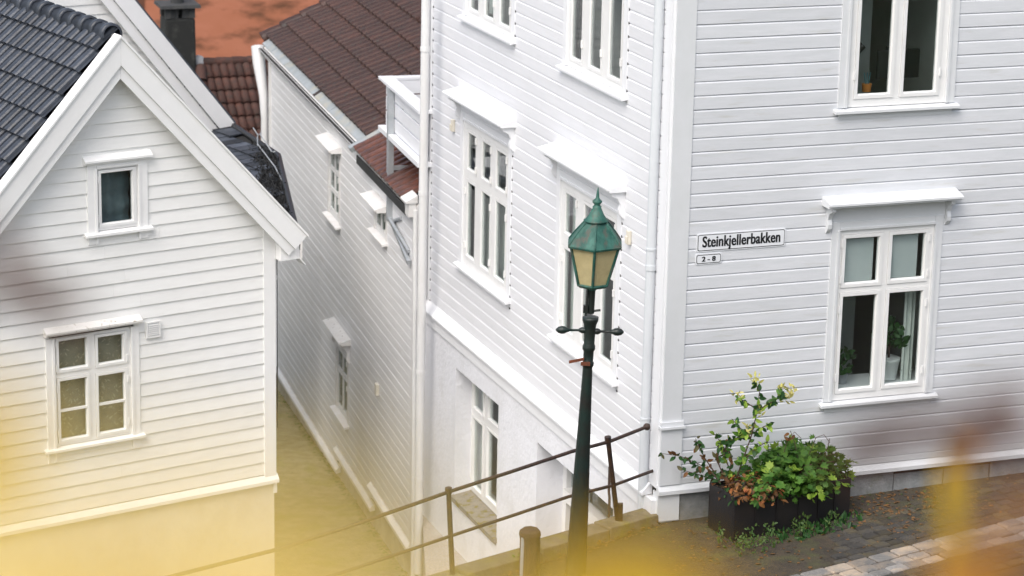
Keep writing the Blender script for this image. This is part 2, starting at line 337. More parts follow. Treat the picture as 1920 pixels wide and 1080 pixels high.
def window(F, house, opening, cells, w=0.0, trim=.11, trim_w=.040, sash_w=.055, frame_m=None, sash_m=None, trim_m=None, glass=None, sill=True, sill_over=.05, sill_out=.07,
           hood=False, hood_ext=.22, hood_out=.26, brackets=True, bars=None, room=True, room_m=None, room_depth=2.2, apron=True, hinges=True, trim_top=True, hood_gap=.22, hood_v=None, sill_m=None, hood_m=None, trim_low=0.0, label=None, sd=.030, bead=.012):
    """opening (u0,u1,v0,v1); cells: pane rects; returns the window object"""
    frame_m = frame_m or SASH; sash_m = sash_m or SASH; trim_m = trim_m or P_MT; glass = glass or GLASS
    u0, u1, v0, v1 = opening
    fr = MB(); sh = []
    for c in cells: sh.append((c[0] - sash_w, c[1] + sash_w, c[2] - sash_w, c[3] + sash_w))
    fr.slab(F, u0, u1, v0, v1, w - .07, w + min(.018, sd - .003), sh)
    wo = build(fr, 'window', frame_m, house, label=label)
    for c, s in zip(cells, sh):
        g = .004
        sm = MB()
        a0, a1, b0, b1 = s[0] + g, s[1] - g, s[2] + g, s[3] - g
        # four rails with a sloped inner bead
        o_, i_ = w + sd, w + min(.004, sd - .006)
        def rail(p, q, r, t):
            sm.add([F.pt(*p, o_), F.pt(*q, o_), F.pt(*r, o_), F.pt(*t, o_)], [(0, 1, 2, 3)])
        bw = .012
        A0, A1, B0, B1 = c[0] - bw, c[1] + bw, c[2] - bw, c[3] + bw
        O = [(a0, b0), (a1, b0), (a1, b1), (a0, b1)]; I = [(A0, B0), (A1, B0), (A1, B1), (A0, B1)]; J = [(c[0], c[2]), (c[1], c[2]), (c[1], c[3]), (c[0], c[3])]
        for k in range(4):
            l = (k + 1) % 4
            sm.add([F.pt(*O[k], o_), F.pt(*O[l], o_), F.pt(*I[l], o_), F.pt(*I[k], o_)], [(0, 1, 2, 3)])
            sm.add([F.pt(*I[k], o_), F.pt(*I[l], o_), F.pt(*J[l], i_), F.pt(*J[k], i_)], [(0, 1, 2, 3)])
            sm.add([F.pt(*O[k], w - .03), F.pt(*O[l], w - .03), F.pt(*O[l], o_), F.pt(*O[k], o_)], [(0, 1, 2, 3)])
            sm.add([F.pt(*J[k], i_), F.pt(*J[l], i_), F.pt(*J[l], w - .03), F.pt(*J[k], w - .03)], [(0, 1, 2, 3)])
        build(sm, 'sash', sash_m, wo, fixn=False)
        for bb in (bars or []):
            if c[2] < bb < c[3]:
                bm_ = MB(); bm_.fbox(F, c[0] - .002, c[1] + .002, bb - .014, bb + .014, w - .012, w + .022); build(bm_, 'glazing_bar', sash_m, wo)
        pm = MB(); pm.fbox(F, c[0] - .004, c[1] + .004, c[2] - .004, c[3] + .004, w - .010, w - .006); build(pm, 'pane', glass, wo)
        if hinges:
            hu = a0 - .004 if c is cells[0] or c[0] < (u0 + u1) / 2 else a1 + .004
            for hv in (b0 + .16 * (b1 - b0), b1 - .16 * (b1 - b0)):
                hm = MB(); hm.fbox(F, hu - .010, hu + .010, hv - .045, hv + .045, w + .016, w + .040); build(hm, 'hinge', sash_m, wo)
    if trim:
        for s0, s1 in ((u0 - trim, u0 - .002), (u1 + .002, u1 + trim)):
            tm = MB(); vb = v0 - trim_low; vt = v1 + (trim if trim_top else 0)
            inner = s1 if s0 < u0 - .01 else s0; sgn = 1 if s0 < u0 - .01 else -1
            outer = s0 if sgn == 1 else s1
            tm.fbox(F, min(outer, inner), max(outer, inner), vb, vt, -.01, trim_w)
            e0 = inner - sgn * .03
            if bead: tm.fbox(F, min(e0, inner), max(e0, inner), vb, v1, trim_w + .001, trim_w + bead)
            build(tm, 'trim_board', trim_m, wo)
        if trim_top:
            tm = MB(); tm.fbox(F, u0, u1, v1 + .002, v1 + trim, -.01, trim_w - .002); tm.fbox(F, u0, u1, v1 + .002, v1 + .03, trim_w - .001, trim_w + .010); build(tm, 'trim_board', trim_m, wo)
    if sill:
        sm = MB(); a, b = u0 - trim - sill_over, u1 + trim + sill_over
        sm.fprism(F, a, b, [(-.02, v0 - .045), (trim_w + sill_out, v0 - .060), (trim_w + sill_out, v0 - .030), (-.02, v0 - .002)])
        build(sm, 'sill', sill_m or trim_m, wo)
        if apron:
            sm = MB(); sm.fbox(F, u0 - trim + .02, u1 + trim - .02, v0 - .135, v0 - .060, -.005, .032); sm.fbox(F, u0 - trim + .02, u1 + trim - .02, v0 - .095, v0 - .083, .033, .040); build(sm, 'apron', trim_m, wo)
    if hood:
        hv = hood_v if hood_v else v1 + trim + hood_gap
        hm = MB(); a, b = u0 - trim - hood_ext, u1 + trim + hood_ext
        if brackets:
            fb = MB(); fb.fbox(F, u0 - trim - .02, u1 + trim + .02, v1 + trim + .006, hv - .03, -.005, .030); build(fb, 'frieze_board', trim_m, wo)
        hm.fprism(F, a, b, [(0, hv - .028), (hood_out - .03, hv - .028), (hood_out - .03, hv - .004), (hood_out, hv - .002), (hood_out, hv + .022), (0, hv + .085)])
        build(hm, 'hood', hood_m or trim_m, wo)
        if brackets:
            for q in (u0 - trim - .075, u1 + trim + .025):
                br = MB(); pr = [(0, hv - .03), (hood_out * .72, hv - .03), (hood_out * .70, hv - .08), (hood_out * .42, hv - .12), (hood_out * .28, hv - .19), (hood_out * .36, hv - .25), (hood_out * .34, hv - .30), (hood_out * .12, hv - .36), (0, hv - .38)]
                br.fprism(F, q, q + .05, pr); build(br, 'bracket', trim_m, wo)
    if room:
        rm = MB(); a, b, c_, d_ = u0 - .3, u1 + .3, v0 - .5, v1 + .25; f0, f1 = w - .16, w - room_depth
        q = [F.pt(a, c_, f0), F.pt(b, c_, f0), F.pt(b, c_, f1), F.pt(a, c_, f1), F.pt(a, d_, f0), F.pt(b, d_, f0), F.pt(b, d_, f1), F.pt(a, d_, f1)]
        rm.add(q, [(0, 1, 2, 3), (4, 7, 6, 5), (0, 3, 7, 4), (1, 5, 6, 2), (3, 2, 6, 7)])
        build(rm, 'room', room_m or ROOM, house, fixn=False)
    return wo
def curtain(F, house_win, u0, u1, v0, v1, w, m=None, folds=9, amp=.02, name='curtain'):
    mb = MB(); n = max(4, int(folds * 6)); vs = []
    for i in range(n + 1):
        u = u0 + (u1 - u0) * i / n; ww = w + amp * sin(i / n * folds * 2 * pi + random.uniform(-.3, .3))
        vs += [F.pt(u, v0, ww), F.pt(u, v1, ww)]
    mb.add(vs, [(2 * i, 2 * i + 2, 2 * i + 3, 2 * i + 1) for i in range(n)], True)
    return build(mb, name, m or CURTAIN, house_win, fixn=False)
def opening_hole(o, t=.06): return (o[0] - t, o[1] + t, o[2] - t, o[3] + t)

def tile_mesh(name, tw, tl, m, rolls=2, h=.03, thick=.018, tilt=.02, trough=.0):
    """tile in local x (width) y (upslope) z (out); trough: share of each roll taken by a flat dark trough"""
    mb = MB()
    top = []
    if trough:
        for r in range(rolls):
            for t, z in ((0, 0), (trough * .85, 0), (trough, .62), (trough + (1 - trough) * .18, .9), (trough + (1 - trough) * .5, 1), (trough + (1 - trough) * .82, .9), (.995, .62)):
                top.append(((r + t) * tw / rolls, z * h))
        top.append((tw, 0))
    else:
        n = 8 * rolls
        for i in range(n + 1):
            t = i / n; top.append((t * tw * 1.03, h * abs(sin(pi * rolls * t)) ** .55))
    n = len(top) - 1
    for k, (x, z) in enumerate(top):
        pass
    vs = []
    for x, z in top: vs += [Vector((x, 0, z + tilt)), Vector((x, tl * 1.08, z * .95)), Vector((x, 0, z + tilt - thick))]
    fs = []
    for i in range(n):
        a = 3 * i; b = 3 * (i + 1)
        fs += [(a, b, b + 1, a + 1), (a + 2, b + 2, b, a)]
    mb.add(vs, fs, not trough)
    mb.add([Vector((top[-1][0], 0, top[-1][1] + tilt)), Vector((top[-1][0], tl, top[-1][1])), Vector((top[-1][0], 0, top[-1][1] + tilt - thick))], [(0, 1, 2)])
    return mb.mesh(name, mat=m, fixn=False)
def tile_roof(parent, O, e, s, nrm, tw, tl, i0, i1, j0, j1, me, keep, limit=290, gap=0.0, jit=.004, stag=0):
    """tiles i along e, j along s; keep(p)->0 none 1 piece; the largest in view singly, rest as one stuff part"""
    L = []
    for j in range(j0, j1):
        for i in range(i0, i1):
            p = O + e * (i * tw + (stag * (j % 2)) * tw) + s * (j * tl)
            c = p + e * (tw / 2) + s * (tl / 2)
            k = keep(c, i * tw, j * tl)
            if k: L.append((0 if k == 1 else 1, (c - CAM).length, p))
    L.sort(key=lambda t: (t[0], t[1]))
    for n, (k, d, p) in enumerate(L[:limit]):
        r = random.uniform(-jit, jit) * 2; q = random.uniform(-jit, jit)
        ee = (e + s * r).normalized(); ss = (s - e * r).normalized()
        inst(me, 'roof_tile', parent, basis(p + nrm * (abs(q)), ee, ss, nrm))
    rest = L[limit:]
    if rest:
        mb = MB(); base = [v.co.copy() for v in me.vertices]; polys = [tuple(f.vertices) for f in me.polygons]
        for k, d, p in rest: mb.add([p + e * v.x + s * v.y + nrm * v.z for v in base], polys, True)
        build(mb, 'far_roof_tiles', me.materials[0], parent, kind='stuff', fixn=False)
def in_frame(c, mx=60):
    x, y = px_of(c); return -mx < x < 1920 + mx and -mx < y < 1080 + mx
def pipe_on(F, house, u, v0, v1, w, r, m, joints=(), name='downpipe', brackets=()):
    mb = MB(); mb.tube([F.pt(u, v0, w), F.pt(u, v1, w)], r, 14)
    p = build(mb, name, m, house)
    for j in joints:
        k = MB(); k.tube([F.pt(u, j - .03, w), F.pt(u, j + .03, w)], r * 1.14, 14); build(k, 'pipe_collar', m, p)
    for j in brackets:
        k = MB(); k.tube([F.pt(u, j - .012, w), F.pt(u, j + .012, w)], r * 1.12, 12); k.fbox(F, u - .012, u + .012, j - .012, j + .012, 0, w); k.fbox(F, u + r, u + r + .05, j - .012, j + .012, w - .01, w + .01); build(k, 'pipe_clip', m, p)
    return p

# ------------------------------------------------------------------ ground, street, alley, hillside
def poly(name, pts, m, kind='structure', thick=0.0):
    mb = MB(); n = len(pts)
    if thick:
        lo = [Vector(p) - Vector((0, 0, thick)) for p in pts]
        mb.add(list(pts) + lo, [tuple(range(n)), tuple(range(2 * n - 1, n - 1, -1))] + [(i, (i + 1) % n, n + (i + 1) % n, n + i) for i in range(n)])
    else: mb.add(pts, [tuple(range(n))])
    return build(mb, name, m, kind=kind)
def st(x, y, h=0): return Vector((x, y, street_z((x, y)) + h))
poly('ground', [Vector((x, y, -6.2)) for x, y in ((-600, -300), (600, -300), (600, 900), (-600, 900))], EARTH)
K1 = Vector((1.78, 28.95, 0)); K0 = Vector((.36, 27.74, 0)); KD = (K0 - K1).normalized(); KN = Vector((-KD.y, KD.x, 0))  # kerb line, running away from the house corner
if KN.dot(Vector((1, -1, 0))) > 0: KN = -KN                     # KN points over the drop (towards the alley)
KE = K1 + KD * 9.0
rc = R.pt(-.02, 0, 0); rf = R.pt(30, 0, 0)
tr = 18.0
street = poly('street', [st(K1.x, K1.y), st(KE.x, KE.y), st(-4.6, 21.5), st(-1, 20), st(14, 18), st(30, 16), st(rf.x, rf.y), st(rc.x + .02, rc.y)], SOIL)
# hillside under the camera (below and behind the picture)
mb = MB(); nx, ny = 16, 14; vs = []
for j in range(ny + 1):
    for i in range(nx + 1):
        x = -30 + 62 * i / nx; y = -20 + 42.5 * j / ny
        z = 9.0 - .42 * max(0, y) + (0 if y > 0 else -.10 * y) + .25 * sin(i * 1.7 + j) * (1 if 2 < j < ny - 1 else 0)
        vs.append(Vector((x, y, z if j < ny else -.6)))
mb.add(vs, [(j * (nx + 1) + i, j * (nx + 1) + i + 1, (j + 1) * (nx + 1) + i + 1, (j + 1) * (nx + 1) + i) for j in range(ny) for i in range(nx)], True)
build(mb, 'hillside', HILL, kind='structure')
# alley floor: slopes gently down away from the camera
def alley_z(y): return -4.12 - .047 * (y - 37.5)
mb = MB(); xs = [-9, -6, -4.5, -3, -1.5, 0, 1.2]; ys = [24, 28, 32, 35, 37.5, 40, 43, 46, 50, 56]
mb.add([Vector((x - .27 * (y - 37), y, alley_z(y) + random.uniform(-.02, .02))) for y in ys for x in xs], [(j * 7 + i, j * 7 + i + 1, j * 7 + i + 8, j * 7 + i + 7) for j in range(len(ys) - 1) for i in range(6)], True)
build(mb, 'alley', ALLEY, kind='structure')
# concrete landing before the basement door
lz = -2.88
pl = [M.pt(8.62, 0, -.02), M.pt(8.62, 0, .04), M.pt(4.7, 0, 1.22), M.pt(2.5, 0, 1.9), M.pt(.1, 0, 2.0), M.pt(.1, 0, -.02)]
poly('landing', [Vector((p.x, p.y, lz)) for p in pl], LANDING, thick=2.2)

# retaining wall and its kerb stones
rw = empty('retaining_wall', (K1.x, K1.y, -3), 'low retaining wall with mossy kerb stones below the iron railing', 'wall')
mb = MB(); a0 = K1 + KN * .02; 
for k in range(1):
    p0, p1 = K1 + KD * .0, KE
    mb.hexa([Vector((p.x, p.y, z)) + KN * o for z in (-4.6, -.15) for p, o in ((p0, .02), (p1, .02), (p1, .30), (p0, .30))])
build(mb, 'wall', RENDER_D, rw)
x = 0.0
while x < 8.8:
    l = random.uniform(.75, 1.15); p0 = K1 + KD * (x + .006); p1 = K1 + KD * (min(x + l, 9) - .006); z0 = street_z(p0); h = .115 + random.uniform(-.012, .012)
    mb = MB(); mb.hexa([Vector((p.x, p.y, z)) + KN * o for z, oo in ((-.16, 0), (z0 + h, .012)) for p, o in ((p0, .33 - oo), (p1, .33 - oo), (p1, .02 + oo), (p0, .02 + oo))])
    build(mb, 'kerb_stone', KERB, rw, bevel=.015); x += l

# ------------------------------------------------------------------ corner house: facade R faces the street, facade M faces the alley
ch = empty('corner_house', R.pt(0, 0, 0), 'large white clapboard corner house with downpipe at its corner, street sign and basement', 'house')
RT_ = 7.6
# street facade
uRU = (2.14, 3.40, 4.80, 6.62); uRL = (2.14, 3.37, 1.30, 3.36)
cRUl = R.rect([(1616, 2), (1675, 0), (1664, 174), (1607, 176)]); cRUr = R.rect([(1703, 0), (1761, 0), (1749, 170), (1692, 172)])
cRUl = (cRUl[0], cRUl[1], cRUl[2], 6.52); cRUr = (cRUr[0], cRUr[1], cRUr[2], 6.52)
cRL = [R.rect(q) for q in ([(1586, 447), (1647.5, 444), (1642.5, 526), (1582, 530)], [(1673, 440.5), (1734, 437), (1728, 518), (1669, 523)], [(1580, 556), (1641, 552.5), (1632, 724), (1571, 728)], [(1667, 549.5), (1727.5, 544.5), (1717.5, 714), (1657.5, 719.5)])]
holesR = [opening_hole(uRU), opening_hole(uRL)]
mb = MB(); mb.slab(R, 0, 9.0, .30, RT_, -.14, 0, [uRU, uRL]); build(mb, 'street_wall', DARKGAP, ch)
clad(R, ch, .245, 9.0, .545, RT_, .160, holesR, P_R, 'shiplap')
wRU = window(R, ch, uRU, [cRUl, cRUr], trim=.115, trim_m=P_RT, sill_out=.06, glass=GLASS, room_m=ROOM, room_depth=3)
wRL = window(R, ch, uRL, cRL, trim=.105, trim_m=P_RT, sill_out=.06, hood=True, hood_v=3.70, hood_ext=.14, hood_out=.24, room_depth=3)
for c in cRL[:2]:
    bl = MB(); n = 26
    for k in range(n):
        z = c[2] - .02 + (c[3] - c[2] + .04) * k / n; h = (c[3] - c[2] + .04) / n
        bl.add([R.pt(c[0] - .02, z + .0015, -.05), R.pt(c[1] - (.03 if c is cRL[0] else .05), z + .0015, -.05), R.pt(c[1] - (.03 if c is cRL[0] else .05), z + h - .0015, -.066), R.pt(c[0] - .02, z + h - .0015, -.066)], [(0, 1, 2, 3)])
    build(bl, 'blind', BLIND, wRL, fixn=False)
curtain(R, wRL, cRL[3][1] - .09, cRL[3][1] + .05, 1.35, 2.6, -.22, folds=2)
# skirt, drip cap, plinth stones, corner board with pedestal
mb = MB(); mb.fprism(R, .245, 9.0, [(0, .47), (.034, .47), (.034, .535), (0, .54)]); build(mb, 'skirt_board', P_RT, ch)
mb = MB(); mb.fprism(R, -.03, 9.0, [(0, .375), (.075, .36), (.075, .405), (.03, .462), (0, .468)]); build(mb, 'drip_cap', P_RT, ch)
u = .26
while u < 8.9:
    l = random.uniform(.55, 1.1); mb = MB(); w = random.uniform(-.012, .012); zb = street_z(R.pt(u, 0))
    mb.fbox(R, u + .006, min(u + l, 9) - .006, zb - .25, .372, -.13, .002 + w); build(mb, 'plinth_stone', STONE, ch, bevel=.012); u += l
mb = MB(); mb.fbox(R, -.02, .25, .03, .371, -.12, .035); build(mb, 'corner_block', P_RT, ch)
mb = MB(); mb.fbox(R, .0, .24, 1.24, RT_, -.01, .036); build(mb, 'corner_board', P_RT, ch)
mb = MB(); mb.fbox(R, -.012, .252, .472, 1.155, -.01, .048); mb.fbox(R, -.03, .272, 1.157, 1.185, -.01, .085); mb.fbox(R, -.02, .26, 1.187, 1.238, -.01, .060); build(mb, 'pedestal', P_RT, ch)

# alley facade
M1c = [(6.54, 6.87), (5.94, 6.27), (5.32, 5.68)]; M2c = [(2.77, 3.10), (2.15, 2.50), (1.53, 1.88)]
oM1 = (5.19, 7.00, 4.80, 6.62); oM2 = (1.40, 3.22, 4.80, 6.62); oM3 = (5.19, 7.02, 1.34, 3.36); oM4 = (1.42, 3.30, 1.34, 3.36)
def cells(cols, rows): return [(a, b, c, d) for c, d in rows for a, b in cols]
cM3 = cells([(6.55, 6.87), (5.95, 6.28), (5.33, 5.71)], [(2.72, 3.21), (1.50, 2.52)])
cM4 = cells([(2.81, 3.16), (2.16, 2.52), (1.54, 1.90)], [(2.72, 3.21), (1.49, 2.50)])
oMB = (5.33, 6.72, -1.97, -.20); oMD = (1.2, 3.82, lz, -.24)
holesM = [opening_hole(o) for o in (oM1, oM2, oM3, oM4)]
mb = MB(); mb.slab(M, -.0, 8.55, .30, RT_, -.14, 0, [oM1, oM2, oM3, oM4]); build(mb, 'alley_wall', DARKGAP, ch)
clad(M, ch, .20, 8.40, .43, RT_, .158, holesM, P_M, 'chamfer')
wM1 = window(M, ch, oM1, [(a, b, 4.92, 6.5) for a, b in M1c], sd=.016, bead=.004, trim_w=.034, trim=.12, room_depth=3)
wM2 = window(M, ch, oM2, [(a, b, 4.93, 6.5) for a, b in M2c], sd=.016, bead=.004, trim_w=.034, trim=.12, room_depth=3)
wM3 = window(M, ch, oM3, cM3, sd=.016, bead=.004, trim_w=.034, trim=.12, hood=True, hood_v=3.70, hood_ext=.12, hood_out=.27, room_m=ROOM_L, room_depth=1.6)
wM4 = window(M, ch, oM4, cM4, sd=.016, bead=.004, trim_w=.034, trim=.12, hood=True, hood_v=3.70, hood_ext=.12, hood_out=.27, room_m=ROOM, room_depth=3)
curtain(M, wM3, 5.25, 5.72, 1.4, 2.6, -.14, folds=4); curtain(M, wM3, 6.52, 6.95, 1.4, 2.6, -.14, folds=4); curtain(M, wM3, 5.72, 6.52, 1.4, 2.6, -.15, folds=6)
curtain(M, wM4, 2.78, 3.25, 1.4, 3.3, -.13, folds=4); curtain(M, wM4, 1.45, 1.80, 1.4, 3.3, -.13, folds=3)
curtain(M, wM1, 6.66, 6.95, 4.85, 6.6, -.26, folds=3)
mb = MB(); mb.fbox(M, .0, .19, .43, RT_, -.01, .034); build(mb, 'corner_board', P_MT, ch)
mb = MB(); mb.fbox(M, 8.41, 8.56, .43, RT_, -.01, .034); build(mb, 'corner_board', P_MT, ch)
mb = MB(); mb.fprism(M, .19, 8.74, [(0, .30), (.13, .285), (.13, .312), (.03, .425), (0, .43)]); build(mb, 'drip_cap', P_MT, ch)
mb = MB(); mb.fbox(M, .0, 8.70, .105, .284, -.12, .085); build(mb, 'fascia_board', P_MT, ch)
mb = MB(); mb.slab(M, .0, 8.68, -4.6, .103, -.42, .06, [(5.30, 7.10, -2.20, -.20), (1.2, 3.82, -4.7, -.24)]); build(mb, 'basement_wall', RENDER, ch)
# board end shadows: dark boxes in place of the shaded groove ends at the trim
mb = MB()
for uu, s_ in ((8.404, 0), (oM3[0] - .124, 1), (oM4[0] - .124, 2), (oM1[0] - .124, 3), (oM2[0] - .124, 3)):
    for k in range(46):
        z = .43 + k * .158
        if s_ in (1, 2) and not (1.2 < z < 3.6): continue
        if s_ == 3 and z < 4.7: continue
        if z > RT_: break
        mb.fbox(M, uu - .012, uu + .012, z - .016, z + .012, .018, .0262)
build(mb, 'board_end_shadow_boxes', DARKGAP, ch, kind='stuff')
# basement window, deep in the wall
wcol = -.20
cB = [M.rect(q, wcol) for q in ([(891, 714), (909, 731), (909, 778), (891, 763)], [(919, 740), (938, 757), (938, 800), (919, 785)], [(890, 783), (908, 800), (905, 925), (888, 908)], [(917, 808), (936, 822), (934, 948), (915, 930)])]
b0 = (min(c[0] for c in cB) - .10, 7.12, -2.02, max(c[3] for c in cB) + .09)
b0 = (b0[0], max(c[1] for c in cB) + .10, min(c[2] for c in cB) - .10, b0[3])
wMB = window(M, ch, b0, cB, w=wcol, trim=0, sill=False, sash_w=.045, room_depth=1.8, room_m=ROOM_L, apron=False)
curtain(M, wMB, cB[1][0] - .05, cB[1][1] + .02, b0[2] + .1, b0[3] - .05, wcol - .12, folds=4); curtain(M, wMB, cB[0][0] - .02, cB[0][1] + .05, b0[2] + .1, b0[3] - .05, wcol - .12, folds=4)
mb = MB(); mb.slab(M, 5.30, 7.10, -2.20, -.20, -.42, -.23, [(b0[0], b0[1], b0[2], b0[3])]); build(mb, 'window_recess', RENDER, ch)
mb = MB(); mb.fprism(M, 5.28, 7.12, [(-.20, -2.13), (.11, -2.16), (.11, -2.09), (-.20, b0[2] - .01)]); build(mb, 'sill', SILLSTONE, ch)
# basement door in its recess
wd = -.36
mb = MB(); mb.fbox(M, 3.70, 3.82, lz, -.26, wd - .05, wd + .05); mb.fbox(M, 1.2, 1.32, lz, -.26, wd - .05, wd + .05); mb.fbox(M, 1.322, 3.698, -.36, -.262, wd - .05, wd + .05); mb.fbox(M, 1.322, 3.698, -1.02, -.86, wd - .05, wd + .09)
mb.fbox(M, 2.86, 2.98, lz, -1.022, wd - .05, wd + .05)
dr = build(mb, 'door_frame', SASH, ch)
for a, b in ((3.02, 3.68), (1.34, 2.94)):
    mb = MB(); mb.fbox(M, a, b, -.84, -.38, wd - .02, wd - .012); build(mb, 'fanlight', GLASS_D, dr)
mb = MB(); mb.fbox(M, 3.0, 3.68, lz + .3, -1.05, wd - .02, wd - .012); build(mb, 'side_light', GLASS_D, dr)
mb = MB(); mb.fbox(M, 2.05, 2.85, lz + .02, -1.04, wd - .05, wd + .0); 
for a, b in ((lz + .15, lz + .75), (lz + .9, -1.15)): mb.fbox(M, 2.15, 2.75, a, b, wd + .001, wd + .014)
build(mb, 'door', P_AT, dr)
mb = MB(); mb.fbox(M, 1.33, 2.04, lz + .02, -1.04, wd - .05, wd + .0); build(mb, 'door', DOORW, dr, label='brown wooden door leaf')
mb = MB(); q = [M.pt(1.2, lz, wd - .06), M.pt(3.82, lz, wd - .06), M.pt(3.82, lz, -2.6), M.pt(1.2, lz, -2.6)]; q += [p + Vector((0, 0, 2.7)) for p in q]
mb.add(q, [(0, 1, 2, 3), (4, 7, 6, 5), (0, 3, 7, 4), (1, 5, 6, 2), (3, 2, 6, 7)]); build(mb, 'room', ROOM, ch, fixn=False)
# pipes
pipe_on(M, ch, .285, -.06, RT_, .075, .058, PIPE_R, joints=(3.0,), brackets=(3.22, 1.2))
pipe_on(M, ch, 8.50, .46, RT_, .085, .042, PIPE_W, joints=(1.52,), brackets=(4.0, 2.2))
mb = MB(); mb.tube([M.pt(1.21, .30, .12), M.pt(1.21, -.02, .12), M.pt(1.16, -.08, .13), M.pt(1.16, -.62, .13)], .016, 8); build(mb, 'cable_conduit', IRON, ch)
mb = MB(); mb.tube([M.pt(8.62, -2.8, .12), M.pt(8.62, .25, .12)], .03, 8); build(mb, 'drain_pipe', IRON, ch)
# top of the house, out of the picture
mb = MB(); t = [M.pt(-.02, RT_ + .02, .3), M.pt(8.9, RT_ + .02, .3), R.pt(9.3, RT_ + .02, -8.4), R.pt(9.3, RT_ + .02, .3)]
t2 = [p + Vector((0, 0, .15)) for p in t]; mb.hexa(t + t2); build(mb, 'roof', UNDER, ch)
mb = MB(); e0 = M.pt(8.55, 0, 0); e1 = R.pt(9.0, 0, -8.4); d_ = (e1 - e0)
mb.hexa([e0 + Vector((0, 0, -4.6)), e1 + Vector((0, 0, -4.6)), e1 + Vector((.1, -.2, -4.6)), e0 + Vector((.1, -.2, -4.6)), e0 + Vector((0, 0, RT_)), e1 + Vector((0, 0, RT_)), e1 + Vector((.1, -.2, RT_)), e0 + Vector((.1, -.2, RT_))]); build(mb, 'rear_wall', P_M, ch)
# wall boxes
for uu, z, l in ((7.42, 3.2, 'small cream sensor box under the far hood of the alley wall'), (1.02, 3.17, 'small cream sensor box beside the lantern top on the alley wall')):
    mb = MB(); mb.fbox(M, uu - .035, uu + .035, z - .085, z + .085, .026, .07); mb.fbox(M, uu - .025, uu + .025, z - .07, z + .02, .071, .09)
    build(mb, 'sensor_box', CREAM, None, l, 'sensor', group='cream boxes on the white walls', bevel=.008)

# street signs
def sign(name, pts, text, label, th, tw, z_off=0, slant=0):
    a, b, c, d = R.rect(pts); w0 = .030
    root = empty(name, R.pt((a + b) / 2, c, w0), label, 'sign')
    def rr(u0, u1, v0, v1, r, w, n=5):
        out = []
        for cx, cy, s in ((u1 - r, v1 - r, 0), (u0 + r, v1 - r, 90), (u0 + r, v0 + r, 180), (u1 - r, v0 + r, 270)):
            for k in range(n + 1):
                t = radians(s + 90 * k / n); out.append(R.pt(cx + r * cos(t), cy + r * sin(t), w))
        return out
    def plate(nm, u0, u1, v0, v1, r, wa, wb, m):
        mb = MB(); f = rr(u0, u1, v0, v1, r, wb); k = rr(u0, u1, v0, v1, r, wa); n = len(f)
        mb.add(f + k, [tuple(range(n)), tuple(range(2 * n - 1, n - 1, -1))] + [(i, (i + 1) % n, n + (i + 1) % n, n + i) for i in range(n)]); build(mb, nm, m, root)
    o = .012
    plate('backplate', a - o, b + o, c - o, d + o, .02, w0 - .004, w0 + .004, SIGNW)
    plate('border', a, b, c, d, .022, w0 + .0045, w0 + .0065, SIGNK)
    plate('face', a + .0075, b - .0075, c + .0075, d - .0075, .016, w0 + .0068, w0 + .0085, SIGNW)
    cu = bpy.data.curves.new('lettering', 'FONT'); cu.body = text; cu.size = 1; cu.align_x = 'CENTER'; cu.offset = .014; cu.extrude = 0.0; cu.space_character = 1.04
    tmp = bpy.data.objects.new('tmp', cu); COL.objects.link(tmp); dg = bpy.context.evaluated_depsgraph_get(); me = bpy.data.meshes.new_from_object(tmp.evaluated_get(dg)); bpy.data.objects.remove(tmp)
    xs = [v.co.x for v in me.vertices]; ysz = [v.co.y for v in me.vertices]; sx = tw / (max(xs) - min(xs)); xm = (max(xs) + min(xs)) / 2
    sy = th
    for v in me.vertices:
        p = R.pt((a + b) / 2 + (v.co.x - xm) * sx, (c + d) / 2 + (v.co.y - .33) * sy + z_off, w0 + .0105); v.co = p - BASE[root.name]
    bm = bmesh.new(); bm.from_mesh(me); g0 = list(bm.verts) + list(bm.edges) + list(bm.faces)
    for k, sh_ in enumerate((-.0032, .0032)):
        dd_ = bmesh.ops.duplicate(bm, geom=g0)['geom']
        for v in dd_:
            if isinstance(v, bmesh.types.BMVert): v.co += R.d * sh_ + R.n * (.0005 * (k + 1))
    bm.to_mesh(me); bm.free()
    me.name = 'lettering'; me.materials.append(SIGNK); ob = bpy.data.objects.new('lettering', me); COL.objects.link(ob); ob.parent = root
    return root
sign('street_sign', [(1307, 440), (1470, 428), (1467, 458), (1305, 470)], 'Steinkjellerbakken', 'white enamel street name sign reading Steinkjellerbakken with black rounded border', .178, .965, .010)
sign('house_number_sign', [(1304, 477), (1350, 474), (1348, 491), (1303, 493)], '2 - 8', 'small white number sign 2-8 under the street name sign', .080, .165)
# ------------------------------------------------------------------ alley house A: long clapboard wall, brown tiled roof
ah = empty('alley_house', A.pt(0, -4.1), 'white clapboard house along the alley under a brown ribbed tile roof with zinc eaves', 'house')
AL = 12.35; EV = 1.62
oA1 = (5.72, 6.58, .10, 1.30); oA2 = (2.12, 2.92, .72, 1.17); oA3 = (4.98, 5.88, -3.12, -1.98)
mb = MB(); mb.slab(A, .05, AL, -3.3, EV + .1, -.14, 0, [oA1, oA2, oA3]); mb.fbox(A, 3.1, AL, -3.75, -3.302, -.14, 0); mb.fbox(A, 5.85, AL, -4.15, -3.752, -.14, 0); build(mb, 'wall', DARKGAP, ah)
hA = [opening_hole(o) for o in (oA1, oA2, oA3)]
clad(A, ah, .26, AL, -3.48, EV, .150, hA, P_A, 'fine', jitter=.003)
clad(A, ah, 3.12, AL, -3.78, -3.48, .150, [], P_A, 'fine', jitter=.003)
clad(A, ah, 5.87, AL, -4.08, -3.78, .150, [], P_A, 'fine', jitter=.003)
